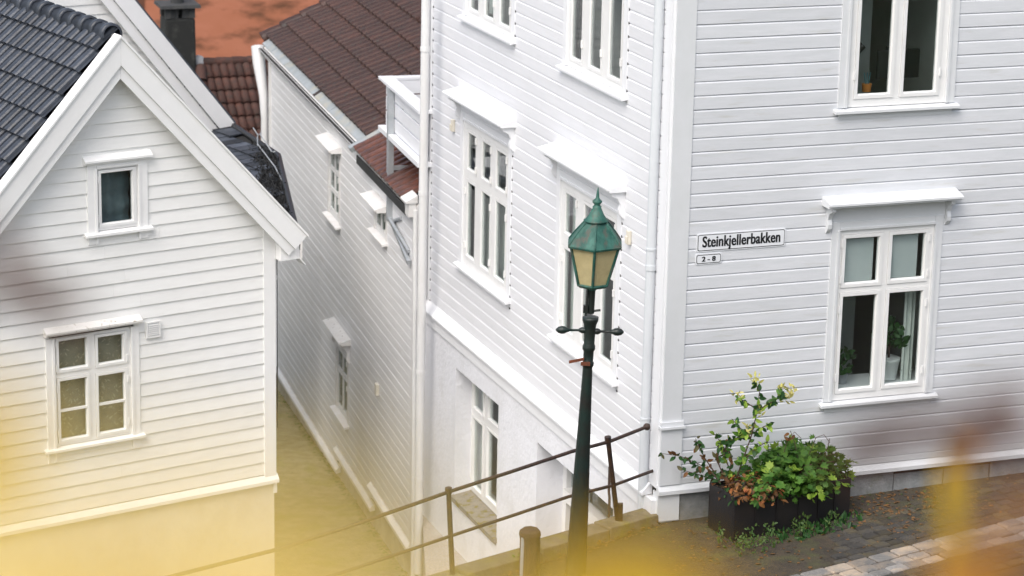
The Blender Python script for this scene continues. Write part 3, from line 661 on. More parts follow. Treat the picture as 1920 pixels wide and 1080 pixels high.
for a, b, z in ((.26, 3.12, -3.5), (2.86, 5.87, -3.80), (5.6, AL, -4.10)):
    mb = MB(); mb.fprism(A, a, b, [(0, z - .10), (.09, z - .115), (.09, z - .06), (.03, z - .004), (0, z - .003)]); build(mb, 'skirt_board', P_AT, ah)
mb = MB()
for a, b, z in ((.05, 3.1, -3.50), (3.1, 5.85, -3.78), (5.85, AL, -4.08)): mb.fbox(A, a, b, -5.2, z - .10, -.14, -.01)
build(mb, 'base_wall', RENDER_D, ah)
mb = MB(); mb.fbox(A, .02, .25, -3.6, EV, -.12, .036); build(mb, 'corner_board', P_AT, ah)
mb = MB(); mb.fbox(A, AL - .18, AL + .03, -4.1, EV, -.12, .036); build(mb, 'corner_board', P_AT, ah)
def two(o, vs, sw=.05):
    m = (o[0] + o[1]) / 2; return [(a, b, c, d) for c, d in vs for a, b in ((o[0] + .06, m - .035), (m + .035, o[1] - .06))]
window(A, ah, oA1, two(oA1, [(.22, .50), (.58, .86), (.94, 1.19)]), trim=.10, trim_m=P_AT, sd=.010, bead=0, trim_w=.028, sash_w=.03, hood=True, hood_v=1.36, hood_ext=.08, hood_out=.23, brackets=False, trim_top=False, glass=GLASS_D, sill_out=.085, hood_m=P_AT)
window(A, ah, oA2, two(oA2, [(.82, 1.08)]), trim=.09, trim_m=P_AT, sd=.010, bead=0, trim_w=.028, sash_w=.03, hood=True, hood_v=1.22, hood_ext=.06, hood_out=.23, brackets=False, trim_top=False, glass=GLASS_D, sill_out=.085)
window(A, ah, oA3, two(oA3, [(-3.02, -2.46), (-2.36, -2.08)]), trim=.11, trim_m=P_AT, sd=.010, bead=0, trim_w=.028, sash_w=.03, hood=True, hood_v=-1.68, hood_ext=.14, hood_out=.22, brackets=True, glass=GLASS_D, sill_out=.085, hood_m=P_WORN)
mb = MB(); mb.fbox(A, 2.50, 2.62, -1.87, -1.69, .024, .075); build(mb, 'wall_socket_box', CREAM, None, 'small white box on the grey clapboard wall in the alley', 'box', bevel=.006)
# roof
AIN = -A.n; AP = radians(27); As = AIN * cos(AP) + Vector((0, 0, sin(AP))); An = A.d.cross(As); An = An if An.z > 0 else -An
AO = A.pt(0, 1.82)
def ar(u, s, h=0): return AO + A.d * u + As * s + An * h
mb = MB(); mb.hexa([ar(-.1, .02, -.12), ar(13.2, .02, -.12), ar(13.2, 4.6, -.12), ar(-.1, 4.6, -.12), ar(-.1, .02, -.035), ar(13.2, .02, -.035), ar(13.2, 4.6, -.035), ar(-.1, 4.6, -.035)]); build(mb, 'roof', UNDER, ah)
TW = .30; TL = .43
tmA = tile_mesh('brown_tile', TW, TL, TILE_BR, rolls=1, h=.085, thick=.06, tilt=.055, trough=.40)
hid = lambda c: (lambda q: (q[0] < 800 and q[1] > -60))(px_of(c))
def keepA(c, u, s):
    return 1 if hid(c) else 2
tile_roof(ah, ar(.0, .13), A.d, As, An, TW, TL, 13, 44, 0, 6, tmA, keepA, limit=180)
tile_roof(ah, ar(.0, .13 + 0), A.d, As, An, TW, TL, 0, 13, 1, 9, tmA, keepA, limit=110)
tmW = tile_mesh('wet_tile', .25, .5, TILE_WET, rolls=1, h=.060, thick=.03, tilt=.02, trough=.4)
tile_roof(ah, ar(.35, -.16, .02), A.d, As, An, .25, .5, 0, 14, 0, 2, tmW, lambda c, u, s: 1)
# verge tiles at the far end
mb0 = MB()
for k in range(11):
    mb = MB(); s0 = .05 + k * TL; mb.tube([ar(13.28, s0, .015), ar(13.28, s0 + .2, .03), ar(13.28, s0 + TL + .05, .02)], [.17, .145, .12], 10); build(mb, 'verge_tile', TILE_BR, ah)
# eaves: soffit, zinc flashing strip in lengths, gutter
mb = MB(); mb.fprism(A, -.02, 12.95, [(0, EV), (.035, EV + .005), (.035, 1.76), (0, 1.80)]); build(mb, 'eaves_board', P_AT, ah)
us = [3.86, 5.3, 6.6, 7.9, 8.05, 9.4, 10.8, 12.2, 13.15]
for i in range(len(us) - 1):
    mb = MB(); z = random.uniform(0, .006); mb.hexa([ar(us[i] + .01, -.015, z), ar(us[i + 1] - .01, -.015, z), ar(us[i + 1] - .01, .17, z), ar(us[i] + .01, .17, z), ar(us[i] + .01, -.015, .012 + z), ar(us[i + 1] - .01, -.015, .012 + z), ar(us[i + 1] - .01, .17, .03 + z), ar(us[i] + .01, .17, .03 + z)])
    build(mb, 'flashing', ZINC if i not in (3,) else IRON, ah)
def gutter(house, F, u0, u1, v, w, r, m, n=8):
    mb = MB(); pr = [];
    for k in range(n + 1):
        t = pi + pi * k / n; pr.append((w + r * cos(t), v + r * sin(t)))
    for k in range(n, -1, -1):
        t = pi + pi * k / n; pr.append((w + (r - .008) * cos(t), v + (r - .008) * sin(t)))
    mb.fprism(F, u0, u1, pr); return build(mb, 'gutter', m, house)
gutter(ah, A, 3.72, 13.15, 1.80, .115, .042, PIPE_W)
mb = MB(); mb.fbox(A, 3.75, 13.1, 1.772, 1.792, .04, .150); build(mb, 'gutter_gap_shade', DARKGAP, ah)  # dark strip standing for the shaded gap between gutter and flashing
mb = MB(); mb.fbox(A, .25, 3.72, 1.58, 1.715, .13, .15); build(mb, 'dark_eaves_board', BLACKP, ah)
mb = MB(); mb.hexa([ar(3.80, -.22, .01), ar(3.98, -.22, .01), ar(3.98, .62, .01), ar(3.80, .62, .01), ar(3.80, -.22, .09), ar(3.98, -.22, .09), ar(3.98, .62, .10), ar(3.80, .62, .10)]); build(mb, 'roof_step_flashing', ZINC, ah)
# far corner rainwater pipe with funnel, and the big pipe at the near corner
mb = MB(); q = [A.pt(12.98, 1.80, .13), A.pt(12.85, 1.50, .13), A.pt(12.55, .95, .10), A.pt(12.50, .5, .09), A.pt(12.50, -4.0, .09)]; mb.tube(q, [.13, .12, .085, .07, .07], 12); build(mb, 'downpipe', PIPE_W, ah)
pp = [plane_hit(x, y, A.pt(0, 0, .12), A.n) for x, y in ((799, -40), (796, 200), (790, 600), (783, 1075))]
for (p, q, nm) in ((pp[0], pp[2], 'downpipe'), (pp[2] + Vector((0, 0, 0)), pp[3], 'downpipe')):
    mb = MB(); mb.tube([p, q], .062, 14); dp = build(mb, nm, PIPE_W, ah)
    for t in (.2, .62):
        c = p.lerp(q, t); k = MB(); k.tube([c - Vector((0, 0, .03)), c + Vector((0, 0, .03))], .070, 14); build(k, 'pipe_collar', PIPE_W, dp)
mb = MB(); p0 = plane_hit(779, 395, A.pt(0, 0, .10), A.n); p1 = plane_hit(774, 1080, A.pt(0, 0, .10), A.n); mb.tube([p0, p1], .035, 10); build(mb, 'downpipe', PIPE_W, ah, label='slim downpipe beside the thick one')
# white boxed eaves end at the near corner
mb = MB(); mb.fbox(A, .02, .28, 1.60, 1.80, .04, .15); mb.fprism(A, .0, .36, [(.02, 1.805), (.20, 1.805), (.20, 1.825), (.02, 1.92)]); build(mb, 'boxed_eaves', P_AT, ah)
mb = MB(); e0, e1 = A.pt(.05, -5, -.15), A.pt(AL, -5, -.15); mb.hexa([e0, e1, e1 + AIN * 4.5, e0 + AIN * 4.5] + [p + Vector((0, 0, 6.4)) for p in (e0, e1, e1 + AIN * 4.5, e0 + AIN * 4.5)]); build(mb, 'inner_block', DARKGAP, ah)

# balcony hung at the rear of the corner house
bw = .0
bal = build((lambda m: (m.fbox(A, -.3, 2.36, 2.40, 2.47, -.9, bw + .10), m)[1])(MB()), 'balcony', P_MT, ch)
for v in (2.50, 2.73, 2.96):
    mb = MB(); mb.fbox(A, -.3, 2.24, v, v + .195, bw - .03, bw + .0); build(mb, 'balcony_board', P_MT, bal)
    mb = MB(); mb.fbox(A, 2.245, 2.27, v, v + .205, -.9, bw + .0); build(mb, 'balcony_board', P_MT, bal)
mb = MB(); mb.fbox(A, -.3, 2.42, 3.17, 3.21, bw - .13, bw + .09); build(mb, 'balcony_rail_cap', P_MT, bal)
mb = MB(); mb.fbox(A, 2.24, 2.42, 3.17, 3.207, -.9, bw - .132); build(mb, 'balcony_rail_cap', P_MT, bal)
mb = MB(); mb.fbox(A, 2.16, 2.24, 2.472, 3.168, bw - .115, bw - .035); build(mb, 'balcony_post', P_MT, bal)
pu, pw = 1.70, bw + .055
mb = MB(); mb.fbox(A, pu - .045, pu + .045, 1.14, 3.168, pw - .045, pw + .045); build(mb, 'steel_post', GALV, bal)
for v in (2.66, 1.95):
    mb = MB(); mb.fbox(A, pu - .03, pu + .03, v - .03, v + .03, -.8, pw - .047); build(mb, 'steel_bracket', GALV, bal)
mb = MB(); mb.tube([A.pt(pu - .05, 1.18, pw - .01), A.pt(.34, .84, .06)], .045, 4); build(mb, 'steel_brace', GALV, bal)
mb = MB(); mb.tube([A.pt(pu - .05, 1.14, pw - .03), A.pt(1.0, 1.34, .03)], .03, 6); build(mb, 'steel_brace', GALV, bal)
mb = MB(); mb.tube([A.pt(1.5, 1.22, .10), A.pt(.45, .98, .04)], .035, 4); build(mb, 'steel_brace', GALV, bal)

# ------------------------------------------------------------------ gable house G at the left
gh = empty('gable_house', G.pt(-2.24, -4.1), 'small white gable house with black glazed roof tiles and a cream plinth', 'house')
GW = .24; ap = plane_hit(226, 66, G.pt(0, 0, GW), G.n); APU = (ap - G.P).dot(G.d); APZ = ap.z; GP = radians(47.2); tg = tan(GP)
def rake(u): return APZ - abs(u - APU) * tg
oGu = (-2.47, -1.92, 2.70, 3.48); oGl = (-3.09, -2.06, .02, 1.42)
mb = MB(); mb.slab(G, -4.55, 0, -.95, 2.1, -.14, 0, [oGu, oGl])
for i in range(14):
    z0 = 2.1 + i * .2; z1 = z0 + .2; hw = (APZ - .35 - z0) / tg
    if hw < .05: break
    a, b = max(-4.55, APU - hw), min(0, APU + hw); mb.slab(G, a, b, z0, min(z1, APZ), -.14, 0, [oGu])
build(mb, 'wall', DARKGAP, gh)
def ulimG(v):
    hw = (APZ - .30 - v) / tg; return max(-4.55, APU - hw), min(-.165, APU + hw)
clad(G, gh, -4.55, -.165, -.86, 4.75, .169, [opening_hole(oGu), opening_hole(oGl)], P_G, 'lap', ulim=ulimG)
cGu = G.rect([(188.5, 325.5), (246, 319), (247.5, 412), (191, 418.5)])
window(G, gh, oGu, [cGu], trim=.13, trim_m=P_GT, hood=True, hood_v=3.575, hood_ext=.05, hood_out=.10, brackets=False, sash_w=.05, glass=GLASS, sill_out=.05, trim_low=.16, trim_top=True, apron=False, room_depth=1.6, room_m=ROOM_L)
DRAPE = mat('blue_grey_drape', (.10, .15, .17), .9, (.16, .20, .21), scale=3)
mb = MB(); n = 18; vs = []
for i in range(n + 1):
    for k in range(10):
        t = i / n; z = 2.72 + .80 * k / 9; vs.append(G.pt(-2.45 + .52 * t, z - .10 * sin(pi * t) * (1 - k / 9), -.20 + .03 * sin(k * 2.1 + 2.5 * t) + .012 * sin(17 * t)))
mb.add(vs, [(i * 10 + k, (i + 1) * 10 + k, (i + 1) * 10 + k + 1, i * 10 + k + 1) for i in range(n) for k in range(9)], True); drape = mb
build(drape, 'drape', DRAPE, gh, fixn=False)
cGl = [G.rect(q) for q in ([(110, 641), (160, 632), (161, 686), (110.5, 690)], [(183, 634), (228.5, 625), (229.5, 675), (184, 680)], [(112, 716), (160, 707), (163, 815), (115, 823)], [(183.5, 706), (230.5, 697), (234, 803), (187, 810)])]
wGl = window(G, gh, oGl, cGl, trim=.115, trim_m=P_GT, hood=True, hood_v=1.49, hood_ext=.02, hood_out=.12, brackets=False, bars=[.47], sash_w=.05, sill_out=.05, trim_low=.20, trim_top=False, hood_m=P_WORN, room_depth=1.2)
# patterned lace curtain
LACEP = mat('lace_pattern', (.40, .38, .30), .9)
LACE = mat('lace_curtain', (.24, .225, .175), .9, (.18, .17, .14), scale=9)
mb = MB(); mb.fbox(G, -3.12, -2.03, 0, 1.45, -.104, -.100); build(mb, 'curtain', LACE, wGl)
mb = MB()
for k in range(230):
    u, v = random.uniform(-3.05, -2.1), random.uniform(.05, 1.4); t = random.choice((.7, 2.3, .4, 1.9)) + random.uniform(-.3, .3); l = random.uniform(.018, .036)
    dx = Vector((cos(t), sin(t))) * l; nx_ = Vector((-sin(t), cos(t))) * l * .28
    P = [(u - dx.x, v - dx.y), (u + nx_.x, v + nx_.y), (u + dx.x, v + dx.y), (u - nx_.x, v - nx_.y)]
    mb.add([G.pt(a, b, -.097) for a, b in P], [(0, 1, 2, 3)])
build(mb, 'curtain_pattern', LACEP, wGl, kind='stuff', fixn=False)
curtain(G, wGl, -2.3, -2.04, 2.72, 3.0, -.2, m=TEAL, folds=2) if False else None
mb = MB(); mb.fbox(G, -.165, .005, -.9, rake(-.1) - .32, -.01, .036); build(mb, 'corner_board', P_GT, gh)
mb = MB(); mb.fprism(G, -4.6, .03, [(0, -.99), (.07, -1.0), (.07, -.955), (.02, -.885), (0, -.88)]); build(mb, 'drip_cap', P_GT, gh)
mb = MB(); mb.fbox(G, -4.55, -.01, -5.0, -.985, -.30, .004); build(mb, 'plinth', PLINTH_G, gh)
mb = MB(); mb.fbox(G, -.03, .02, -1.15, -1.0, -.3, .03); build(mb, 'plinth_corner', P_GT, gh)
mb = MB(); mb.hexa([G.pt(-4.5, -5, -.32), G.pt(-.02, -5, -.32), G.pt(-.02, -5, -7.5), G.pt(-4.5, -5, -7.5), G.pt(-4.5, 2.1, -.32), G.pt(-.02, 2.1, -.32), G.pt(-.02, 2.1, -7.5), G.pt(-4.5, 2.1, -7.5)]); build(mb, 'side_walls', P_G, gh)
# bargeboards: wide upper board and a recessed lower strip on each rake, capped
ends = (-4.75, .37)
for sgn, ue in ((-1, ends[0]), (1, ends[1])):
    for nm, t0, t1, w0, w1, dl in (('bargeboard', .035, .370, GW - .035, GW, .0), ('bargeboard_strip', .372, .535, GW - .06, GW - .028, -.17)):
        mb = MB(); ue_ = ue + sgn * dl
        ue_ = ue; k_ = sin(GP) * cos(GP); ua, ub = ue_ - sgn * t0 * k_, ue_ - sgn * t1 * k_
        P = [(APU + sgn * .001, APZ - t1), (ub, rake(ub) - t1), (ua, rake(ua) - t0), (APU + sgn * .001, APZ - t0)]
        mb.add([G.pt(a, b, w0) for a, b in P] + [G.pt(a, b, w1) for a, b in P], [(0, 3, 2, 1), (4, 5, 6, 7), (0, 1, 5, 4), (1, 2, 6, 5), (2, 3, 7, 6), (3, 0, 4, 7)]); build(mb, nm, P_GT, gh)
    mb = MB(); P = [(APU, APZ - .034), (ue, rake(ue) - .034), (ue, rake(ue) + .0), (APU, APZ + .0)]; wa, wb = (GW - .17, GW + .02)
    mb.add([G.pt(a, b, wa) for a, b in P] + [G.pt(a, b, wb) for a, b in P], [(0, 3, 2, 1), (4, 5, 6, 7), (0, 1, 5, 4), (1, 2, 6, 5), (2, 3, 7, 6), (3, 0, 4, 7)]); build(mb, 'verge_cap', P_GT if sgn < 0 else BLACKP if False else P_GT, gh)
    mb = MB(); P = [(APU, APZ - .42), (ue, rake(ue) - .42), (ue, rake(ue) - .40), (APU, APZ - .40)]
    mb.add([G.pt(a, b, -.02) for a, b in P] + [G.pt(a, b, GW - .062) for a, b in P], [(0, 3, 2, 1), (4, 5, 6, 7), (0, 1, 5, 4), (1, 2, 6, 5), (2, 3, 7, 6), (3, 0, 4, 7)]); build(mb, 'soffit', P_GT, gh)
mb = MB(); mb.fbox(G, .008, .28, 2.03, 2.20, -.6, GW - .065); mb.fprism(G, .01, .02, [(0, 2.2), (GW - .07, 2.2), (GW - .07, 2.42), (0, 2.42)])
P = [(.008, 2.201), (.26, 2.201), (.008, 2.47)]; mb.add([G.pt(a, b, -.1) for a, b in P] + [G.pt(a, b, GW - .066) for a, b in P], [(0, 2, 1), (3, 4, 5), (0, 1, 4, 3), (1, 2, 5, 4), (2, 0, 3, 5)])
build(mb, 'boxed_eaves', P_GT, gh)
# roof planes
GN = -G.n
for sgn in (-1, 1):
    s_ = -G.d * sgn * cos(GP) + Vector((0, 0, sin(GP))); n_ = GN.cross(s_); n_ = n_ if n_.z > 0 else -n_
    O = G.pt(APU, APZ - .03, GW - .18); L_ = 3.75
    def gr(i, s, h): return O + GN * i + s_ * s + n_ * h
    mb = MB(); mb.hexa([gr(0, -L_, -.09), gr(7.6, -L_, -.09), gr(7.6, -.0, -.09), gr(0, 0, -.09), gr(0, -L_, -.03), gr(7.6, -L_, -.03), gr(7.6, 0, -.03), gr(0, 0, -.03)]); build(mb, 'roof', UNDER, gh)
    if sgn == -1:
        tmG = tile_mesh('black_tile', .20, .345, TILE_B, rolls=1, h=.060, thick=.045, tilt=.055, trough=.32)
        tile_roof(gh, gr(.02, -.27 - .345 * 9, 0), GN, s_, n_, .20, .345, 0, 22, 0, 10, tmG, lambda c, u, s: 1 if in_frame(c, 30) else (2 if in_frame(c, 500) else 0), limit=260)
# ridge caps
mb = MB(); n = 9
for k in range(16):
    o = GN * (k * .305 + .03); mb = MB(); c = G.pt(APU, APZ - .03, GW - .20) + o
    r0, r1 = .140, .112
    vs = []
    for i in range(n + 1):
        t = pi * (-.08 + 1.16 * i / n); vs += [c + G.d * (cos(t) * r0) + Vector((0, 0, sin(t) * r0)), c + GN * .09 + G.d * (cos(t) * r0) + Vector((0, 0, sin(t) * r0)), c + GN * .10 + G.d * (cos(t) * r1) + Vector((0, 0, sin(t) * r1)), c + GN * .36 + G.d * (cos(t) * r1) + Vector((0, 0, sin(t) * r1 - .012)), c + G.d * (cos(t) * (r0 - .03)) + Vector((0, 0, sin(t) * (r0 - .03)))]
    fs = []
    for i in range(n):
        a, b = 5 * i, 5 * (i + 1); fs += [(a, b, b + 1, a + 1), (a + 1, b + 1, b + 2, a + 2), (a + 2, b + 2, b + 3, a + 3), (a + 4, b + 4, b, a)]
    mb.add(vs, fs, True); build(mb, 'ridge_tile', TILE_B, gh, fixn=False)
pipe_on(G, gh, .048, .55, 2.1, -.08, .034, PIPE_W, joints=(1.75,))
mb = MB(); mb.tube([G.pt(.10, -.3, -.10), G.pt(.10, 2.05, -.10)], .009, 6); build(mb, 'cable', BLACKP, gh)
mb = MB(); mb.tube([G.pt(.06, -.1, -.2), G.pt(.06, .5, -.2)], .05, 8); build(mb, 'drain_pipe', RENDER_D, gh)
# ventilation grille beside the lower window
va, vb, vc, vd = G.rect([(270, 602), (297, 600), (298, 630), (272, 632)])
vt = empty('wall_vent', G.pt((va + vb) / 2, vc, .03), 'white louvred vent beside the lower window of the gable house', 'vent')
mb = MB(); mb.fbox(G, va, vb, vc, vc + .025, .028, .06); mb.fbox(G, va, vb, vd - .02, vd, .028, .06); mb.fbox(G, va, va + .02, vc + .026, vd - .021, .028, .06); mb.fbox(G, vb - .02, vb, vc + .026, vd - .021, .028, .06); mb.fbox(G, va + .021, vb - .021, vc + .026, vd - .021, .026, .030); build(mb, 'frame', SASH, vt)
for k in range(6):
    z = vc + .034 + k * (vd - vc - .06) / 6; mb = MB(); mb.fprism(G, va + .021, vb - .021, [(.031, z + .016), (.058, z), (.062, z + .004), (.034, z + .022)]); build(mb, 'louvre', SASH, vt)

# ------------------------------------------------------------------ rear gable house B and the slate outshot in front of it
BP = at_y(430, 230, 43.0); B = Facade(BP, 57.0); BZ = BP.z
bh = empty('rear_gable_house', B.pt(-3, -4), 'white clapboard gable end with wide bargeboards rising behind the black tiled roof', 'house')
tb = tan(radians(51)); BU, BAZ = -3.2, BZ + .02 + 3.2 * tb
def brk(u): return BAZ - abs(u - BU) * tb
mb = MB(); mb.add([B.pt(BU - 3.1, -4, -.02), B.pt(-.15, -4, -.02), B.pt(-.15, brk(-.15) - .5, -.02), B.pt(BU, BAZ - .5, -.02), B.pt(BU - 3.1, brk(BU - 3.1) - .5, -.02)], [(0, 1, 2, 3, 4)]); build(mb, 'wall', DARKGAP, bh)
clad(B, bh, BU - 3, 0, .2, BAZ, .166, [], P_G, 'lap', ulim=lambda v: (max(BU - 3, BU - (BAZ - .3 - v) / tb), BU + (BAZ - .30 - v) / tb))
for sgn in (-1, 1):
    ue = BU + sgn * 3.22
    for nm, t0, t1, w0, w1 in (('bargeboard', .0, .415, .17, .21), ('bargeboard_strip', .417, .66, .12, .16)):
        mb = MB(); uf = ue - sgn * (.0 if t0 == 0 else .12)
        P = [(BU + sgn * .001, BAZ - t1), (uf, brk(uf) - t1), (uf, brk(uf) - t0), (BU + sgn * .001, BAZ - t0)]
        if t0 == 0: P[1] = (uf - sgn * .3, brk(uf - sgn * .3) - t1 + .02)
        mb.add([B.pt(a, b, w0) for a, b in P] + [B.pt(a, b, w1) for a, b in P], [(0, 3, 2, 1), (4, 5, 6, 7), (0, 1, 5, 4), (1, 2, 6, 5), (2, 3, 7, 6), (3, 0, 4, 7)]); build(mb, nm, P_GT, bh)
    mb = MB(); s_ = Vector((0, 0, 1)); P = [(BU, BAZ + .002), (ue, brk(ue) + .002), (ue, brk(ue) + .05), (BU, BAZ + .05)]
    mb.add([B.pt(a, b, .20) for a, b in P] + [B.pt(a, b, -7) for a, b in P], [(0, 3, 2, 1), (4, 5, 6, 7), (0, 1, 5, 4), (1, 2, 6, 5), (2, 3, 7, 6), (3, 0, 4, 7)]); build(mb, 'roof', SLATE, bh)
mb = MB(); mb.hexa([B.pt(BU - 3, -5, -.1), B.pt(-.3, -5, -.1), B.pt(-.3, -5, -6.8), B.pt(BU - 3, -5, -6.8), B.pt(BU - 3, brk(BU - 3) - .2, -.1), B.pt(-.3, brk(-.3) - .2, -.1), B.pt(-.3, brk(-.3) - .2, -6.8), B.pt(BU - 3, brk(BU - 3) - .2, -6.8)]); build(mb, 'side_walls', P_G, bh)
# outshot
op = radians(10); orr = az(-34.3); os_ = az(55.7) * cos(op) + Vector((0, 0, sin(op))); on_ = orr.cross(os_); on_ = on_ if on_.z > 0 else -on_
OP0 = BP + Vector((0, 0, -.02))
def oh(x, y): return plane_hit(x, y, OP0, on_)
opx = [(318, 150), (380, 203), (436, 234), (522, 292), (550, 408), (562, 452), (420, 430), (300, 280)]
oc = [((oh(*q) - OP0).dot(orr), (oh(*q) - OP0).dot(os_)) for q in opx]
def inside(a, b):
    c = False; j = len(oc) - 1
    for i in range(len(oc)):
        if (oc[i][1] > b) != (oc[j][1] > b) and a < (oc[j][0] - oc[i][0]) * (b - oc[i][1]) / (oc[j][1] - oc[i][1]) + oc[i][0]: c = not c
        j = i
    return c
ot = empty('slate_outshot', oh(430, 330) - Vector((0, 0, 6)), 'low outshot roofed in dark slates between the gable house and the alley house', 'outbuilding')
mb = MB(); top = [oh(*q) - on_ * .02 for q in opx]; bot = [p - on_ * .12 for p in top]; n = len(top)
mb.add(top + bot, [tuple(range(n)), tuple(range(2 * n - 1, n - 1, -1))] + [(i, (i + 1) % n, n + (i + 1) % n, n + i) for i in range(n)]); build(mb, 'roof', UNDER, ot)
sm_ = MB(); sm_.add([Vector(p) for p in ((0, 0, .045), (.235, 0, .045), (.235, .34, .006), (0, .34, .006), (0, 0, .010), (.235, 0, .010))], [(0, 1, 2, 3), (4, 5, 1, 0), (0, 3, 4), (1, 5, 2)]); sme = sm_.mesh('slate', mat=SLATE, fixn=False)
us_ = [c[0] for c in oc]; ss_ = [c[1] for c in oc]
j = 0; s = min(ss_)
while s < max(ss_):
    u = min(us_) + (.127 if j % 2 else 0)
    while u < max(us_):
        if all(inside(u + a_, s + b_) for a_, b_ in ((.0, .0), (.235, .0), (.235, .28), (0, .28))):
            r = random.uniform(-.015, .015); e_ = (orr + os_ * r).normalized(); z_ = (on_ + orr * random.uniform(-.02, .02)).normalized()
            inst(sme, 'roof_slate', ot, basis(OP0 + orr * u + os_ * s + on_ * random.uniform(0, .006), e_, (os_ - orr * r).normalized(), z_))
        u += .255
    s += .28; j += 1
wl = [p - az(55.7) * .42 for p in (oh(522, 292), oh(550, 408))]
mb = MB(); a_, b_ = wl; q = [a_ - Vector((0, 0, .2)), b_ - Vector((0, 0, .25)), b_ - az(55.7) * 1.6 - Vector((0, 0, .1)), a_ - az(55.7) * 1.6 - Vector((0, 0, .1))]
mb.hexa([Vector((p.x, p.y, -5)) for p in q] + q); build(mb, 'walls', P_A, ot)
mb = MB(); ep = [oh(524, 293), oh(552, 409), oh(563, 452)]
for p, q in zip(ep, ep[1:]): mb.hexa([p + Vector((0, 0, -.26)), q + Vector((0, 0, -.26)), q + Vector((.03, 0, -.26)), p + Vector((.03, 0, -.26)), p + Vector((0, 0, .0)), q + Vector((0, 0, .0)), q + Vector((.03, 0, .0)), p + Vector((.03, 0, .0))])
build(mb, 'fascia', P_AT, ot)
mb = MB(); mb.tube([p + Vector((-.02, 0, .01)) for p in [oh(436, 234)] + ep], .05, 8); build(mb, 'eaves_gutter', BLACKP, ot)
mb = MB(); mb.tube([oh(318, 152), oh(380, 204), oh(436, 235)], .035, 6); build(mb, 'upper_flashing', BLACKP, ot)

# ------------------------------------------------------------------ brown-roofed house D with chimney, orange house E
DP = at_y(440, 114, 55.0); Dd = az(71.7); Din = az(-18.3); dp_ = radians(41); Ds = Din * cos(dp_) + Vector((0, 0, sin(dp_))); Dn = Dd.cross(Ds); Dn = Dn if Dn.z > 0 else -Dn
dh = empty('brown_roof_house', DP + Vector((0, 0, -6)), 'house behind the alley with a steep brown pan-tiled roof and sooty chimney', 'house')
def dr_(u, s, h=0): return DP + Dd * u + Ds * s + Dn * h
rfD = MB(); rfD.hexa([dr_(-.95, -3.4, -.10), dr_(3.4, -3.4, -.10), dr_(3.4, .05, -.10), dr_(-.95, .05, -.10), dr_(-.95, -3.4, -.03), dr_(3.4, -3.4, -.03), dr_(3.4, .05, -.03), dr_(-.95, .05, -.03)]); rfD = build(rfD, 'roof', UNDER, dh)
tmD = tile_mesh('pan_tile', .165, .345, TILE_DK, rolls=1, h=.055, thick=.045, tilt=.055)
tile_roof(dh, dr_(-.85, -.12 - .345 * 9), Dd, Ds, Dn, .165, .345, 0, 14, 0, 9, tmD, lambda c, u, s: 1 if 340 < px_of(c)[0] < 515 and px_of(c)[1] < 290 else 2, limit=120, jit=.008)
for k in range(9):
    mb = MB(); a = -.72 + k * .33; mb.tube([dr_(a, -.02, .0), dr_(a + .17, -.02, .012), dr_(a + .36, -.02, -.005)], [.11, .10, .095], 10); build(mb, 'ridge_tile', TILE_DK, dh)
mb = MB(); mb.lathe(dr_(-.78, -.05, -.05), (0, 0, 1), [(.02, .22), (.11, .19), (.15, .08), (.15, -.08)], 10); build(mb, 'ridge_mortar', MORTAR, dh)
mb = MB(); mb.tube([dr_(-.80, -.55, .06), dr_(-.78, -.2, .10)], [.12, .13], 8); build(mb, 'hip_tile', TILE_DK, dh)
mb = MB(); q = [dr_(-.9, -3.3, -.15), dr_(3.3, -3.3, -.15), dr_(3.3, -3.3, -.15) + Din * 5, dr_(-.9, -3.3, -.15) + Din * 5]; mb.hexa([Vector((p.x, p.y, -5)) for p in q] + q); build(mb, 'walls', P_G, dh)
# chimney: slightly tapered rendered stack with slots and a slab on top
cb = at_y(334, 118, 54.6); 
def cring(z, hw, hd): return [cb + Dd * a * hw + Din * b * hd + Vector((0, 0, z)) for a, b in ((-1, -1), (1, -1), (1, 1), (-1, 1))]
mb = MB(); mb.hexa(cring(-1.6, .345, .33) + cring(.98, .315, .31)); cm = build(mb, 'chimney', CHIM, rfD, bevel=.05)
mb = MB()
for a in (-1, 1):
    for b in (-1, 1): mb.box(cb + Dd * a * .25 + Din * b * .25 + Vector((0, 0, 1.09)), Dd * .06, Din * .06, Vector((0, 0, .108)))
for a in (-.07, ): mb.box(cb + Dd * a + Vector((0, 0, 1.09)), Dd * .03, Din * .28, Vector((0, 0, .106)))
mb.box(cb + Dd * .17 + Vector((0, 0, 1.09)), Dd * .12, Din * .28, Vector((0, 0, .105))); mb.box(cb + Dd * -.17 + Vector((0, 0, 1.09)), Dd * .06, Din * .28, Vector((0, 0, .105)))
mb.hexa(cring(1.20, .42, .40) + cring(1.265, .41, .39)); mb.lathe(cb + Vector((0, 0, 1.266)), (0, 0, 1), [(.14, 0), (.13, .3), (.16, .31), (.16, .36)], 12)
build(mb, 'chimney_top', CHIMCAP, dh)
EP = at_y(500, 60, 74.0); E_ = Facade(EP, 80)
oh_ = empty('orange_house', E_.pt(0, -5), 'tall house wall in stained orange render behind the brown roofs', 'house')
mb = MB(); mb.fbox(E_, -3.55, 9, -6, 13, -6, 0); build(mb, 'wall', ORANGE, oh_)
mb = MB(); mb.fbox(E_, -3.62, -3.40, -6, 13, -.3, .03); build(mb, 'corner_strip', mat('dark_orange_corner', (.16, .06, .03), .9, (.10, .045, .03), scale=3), oh_)
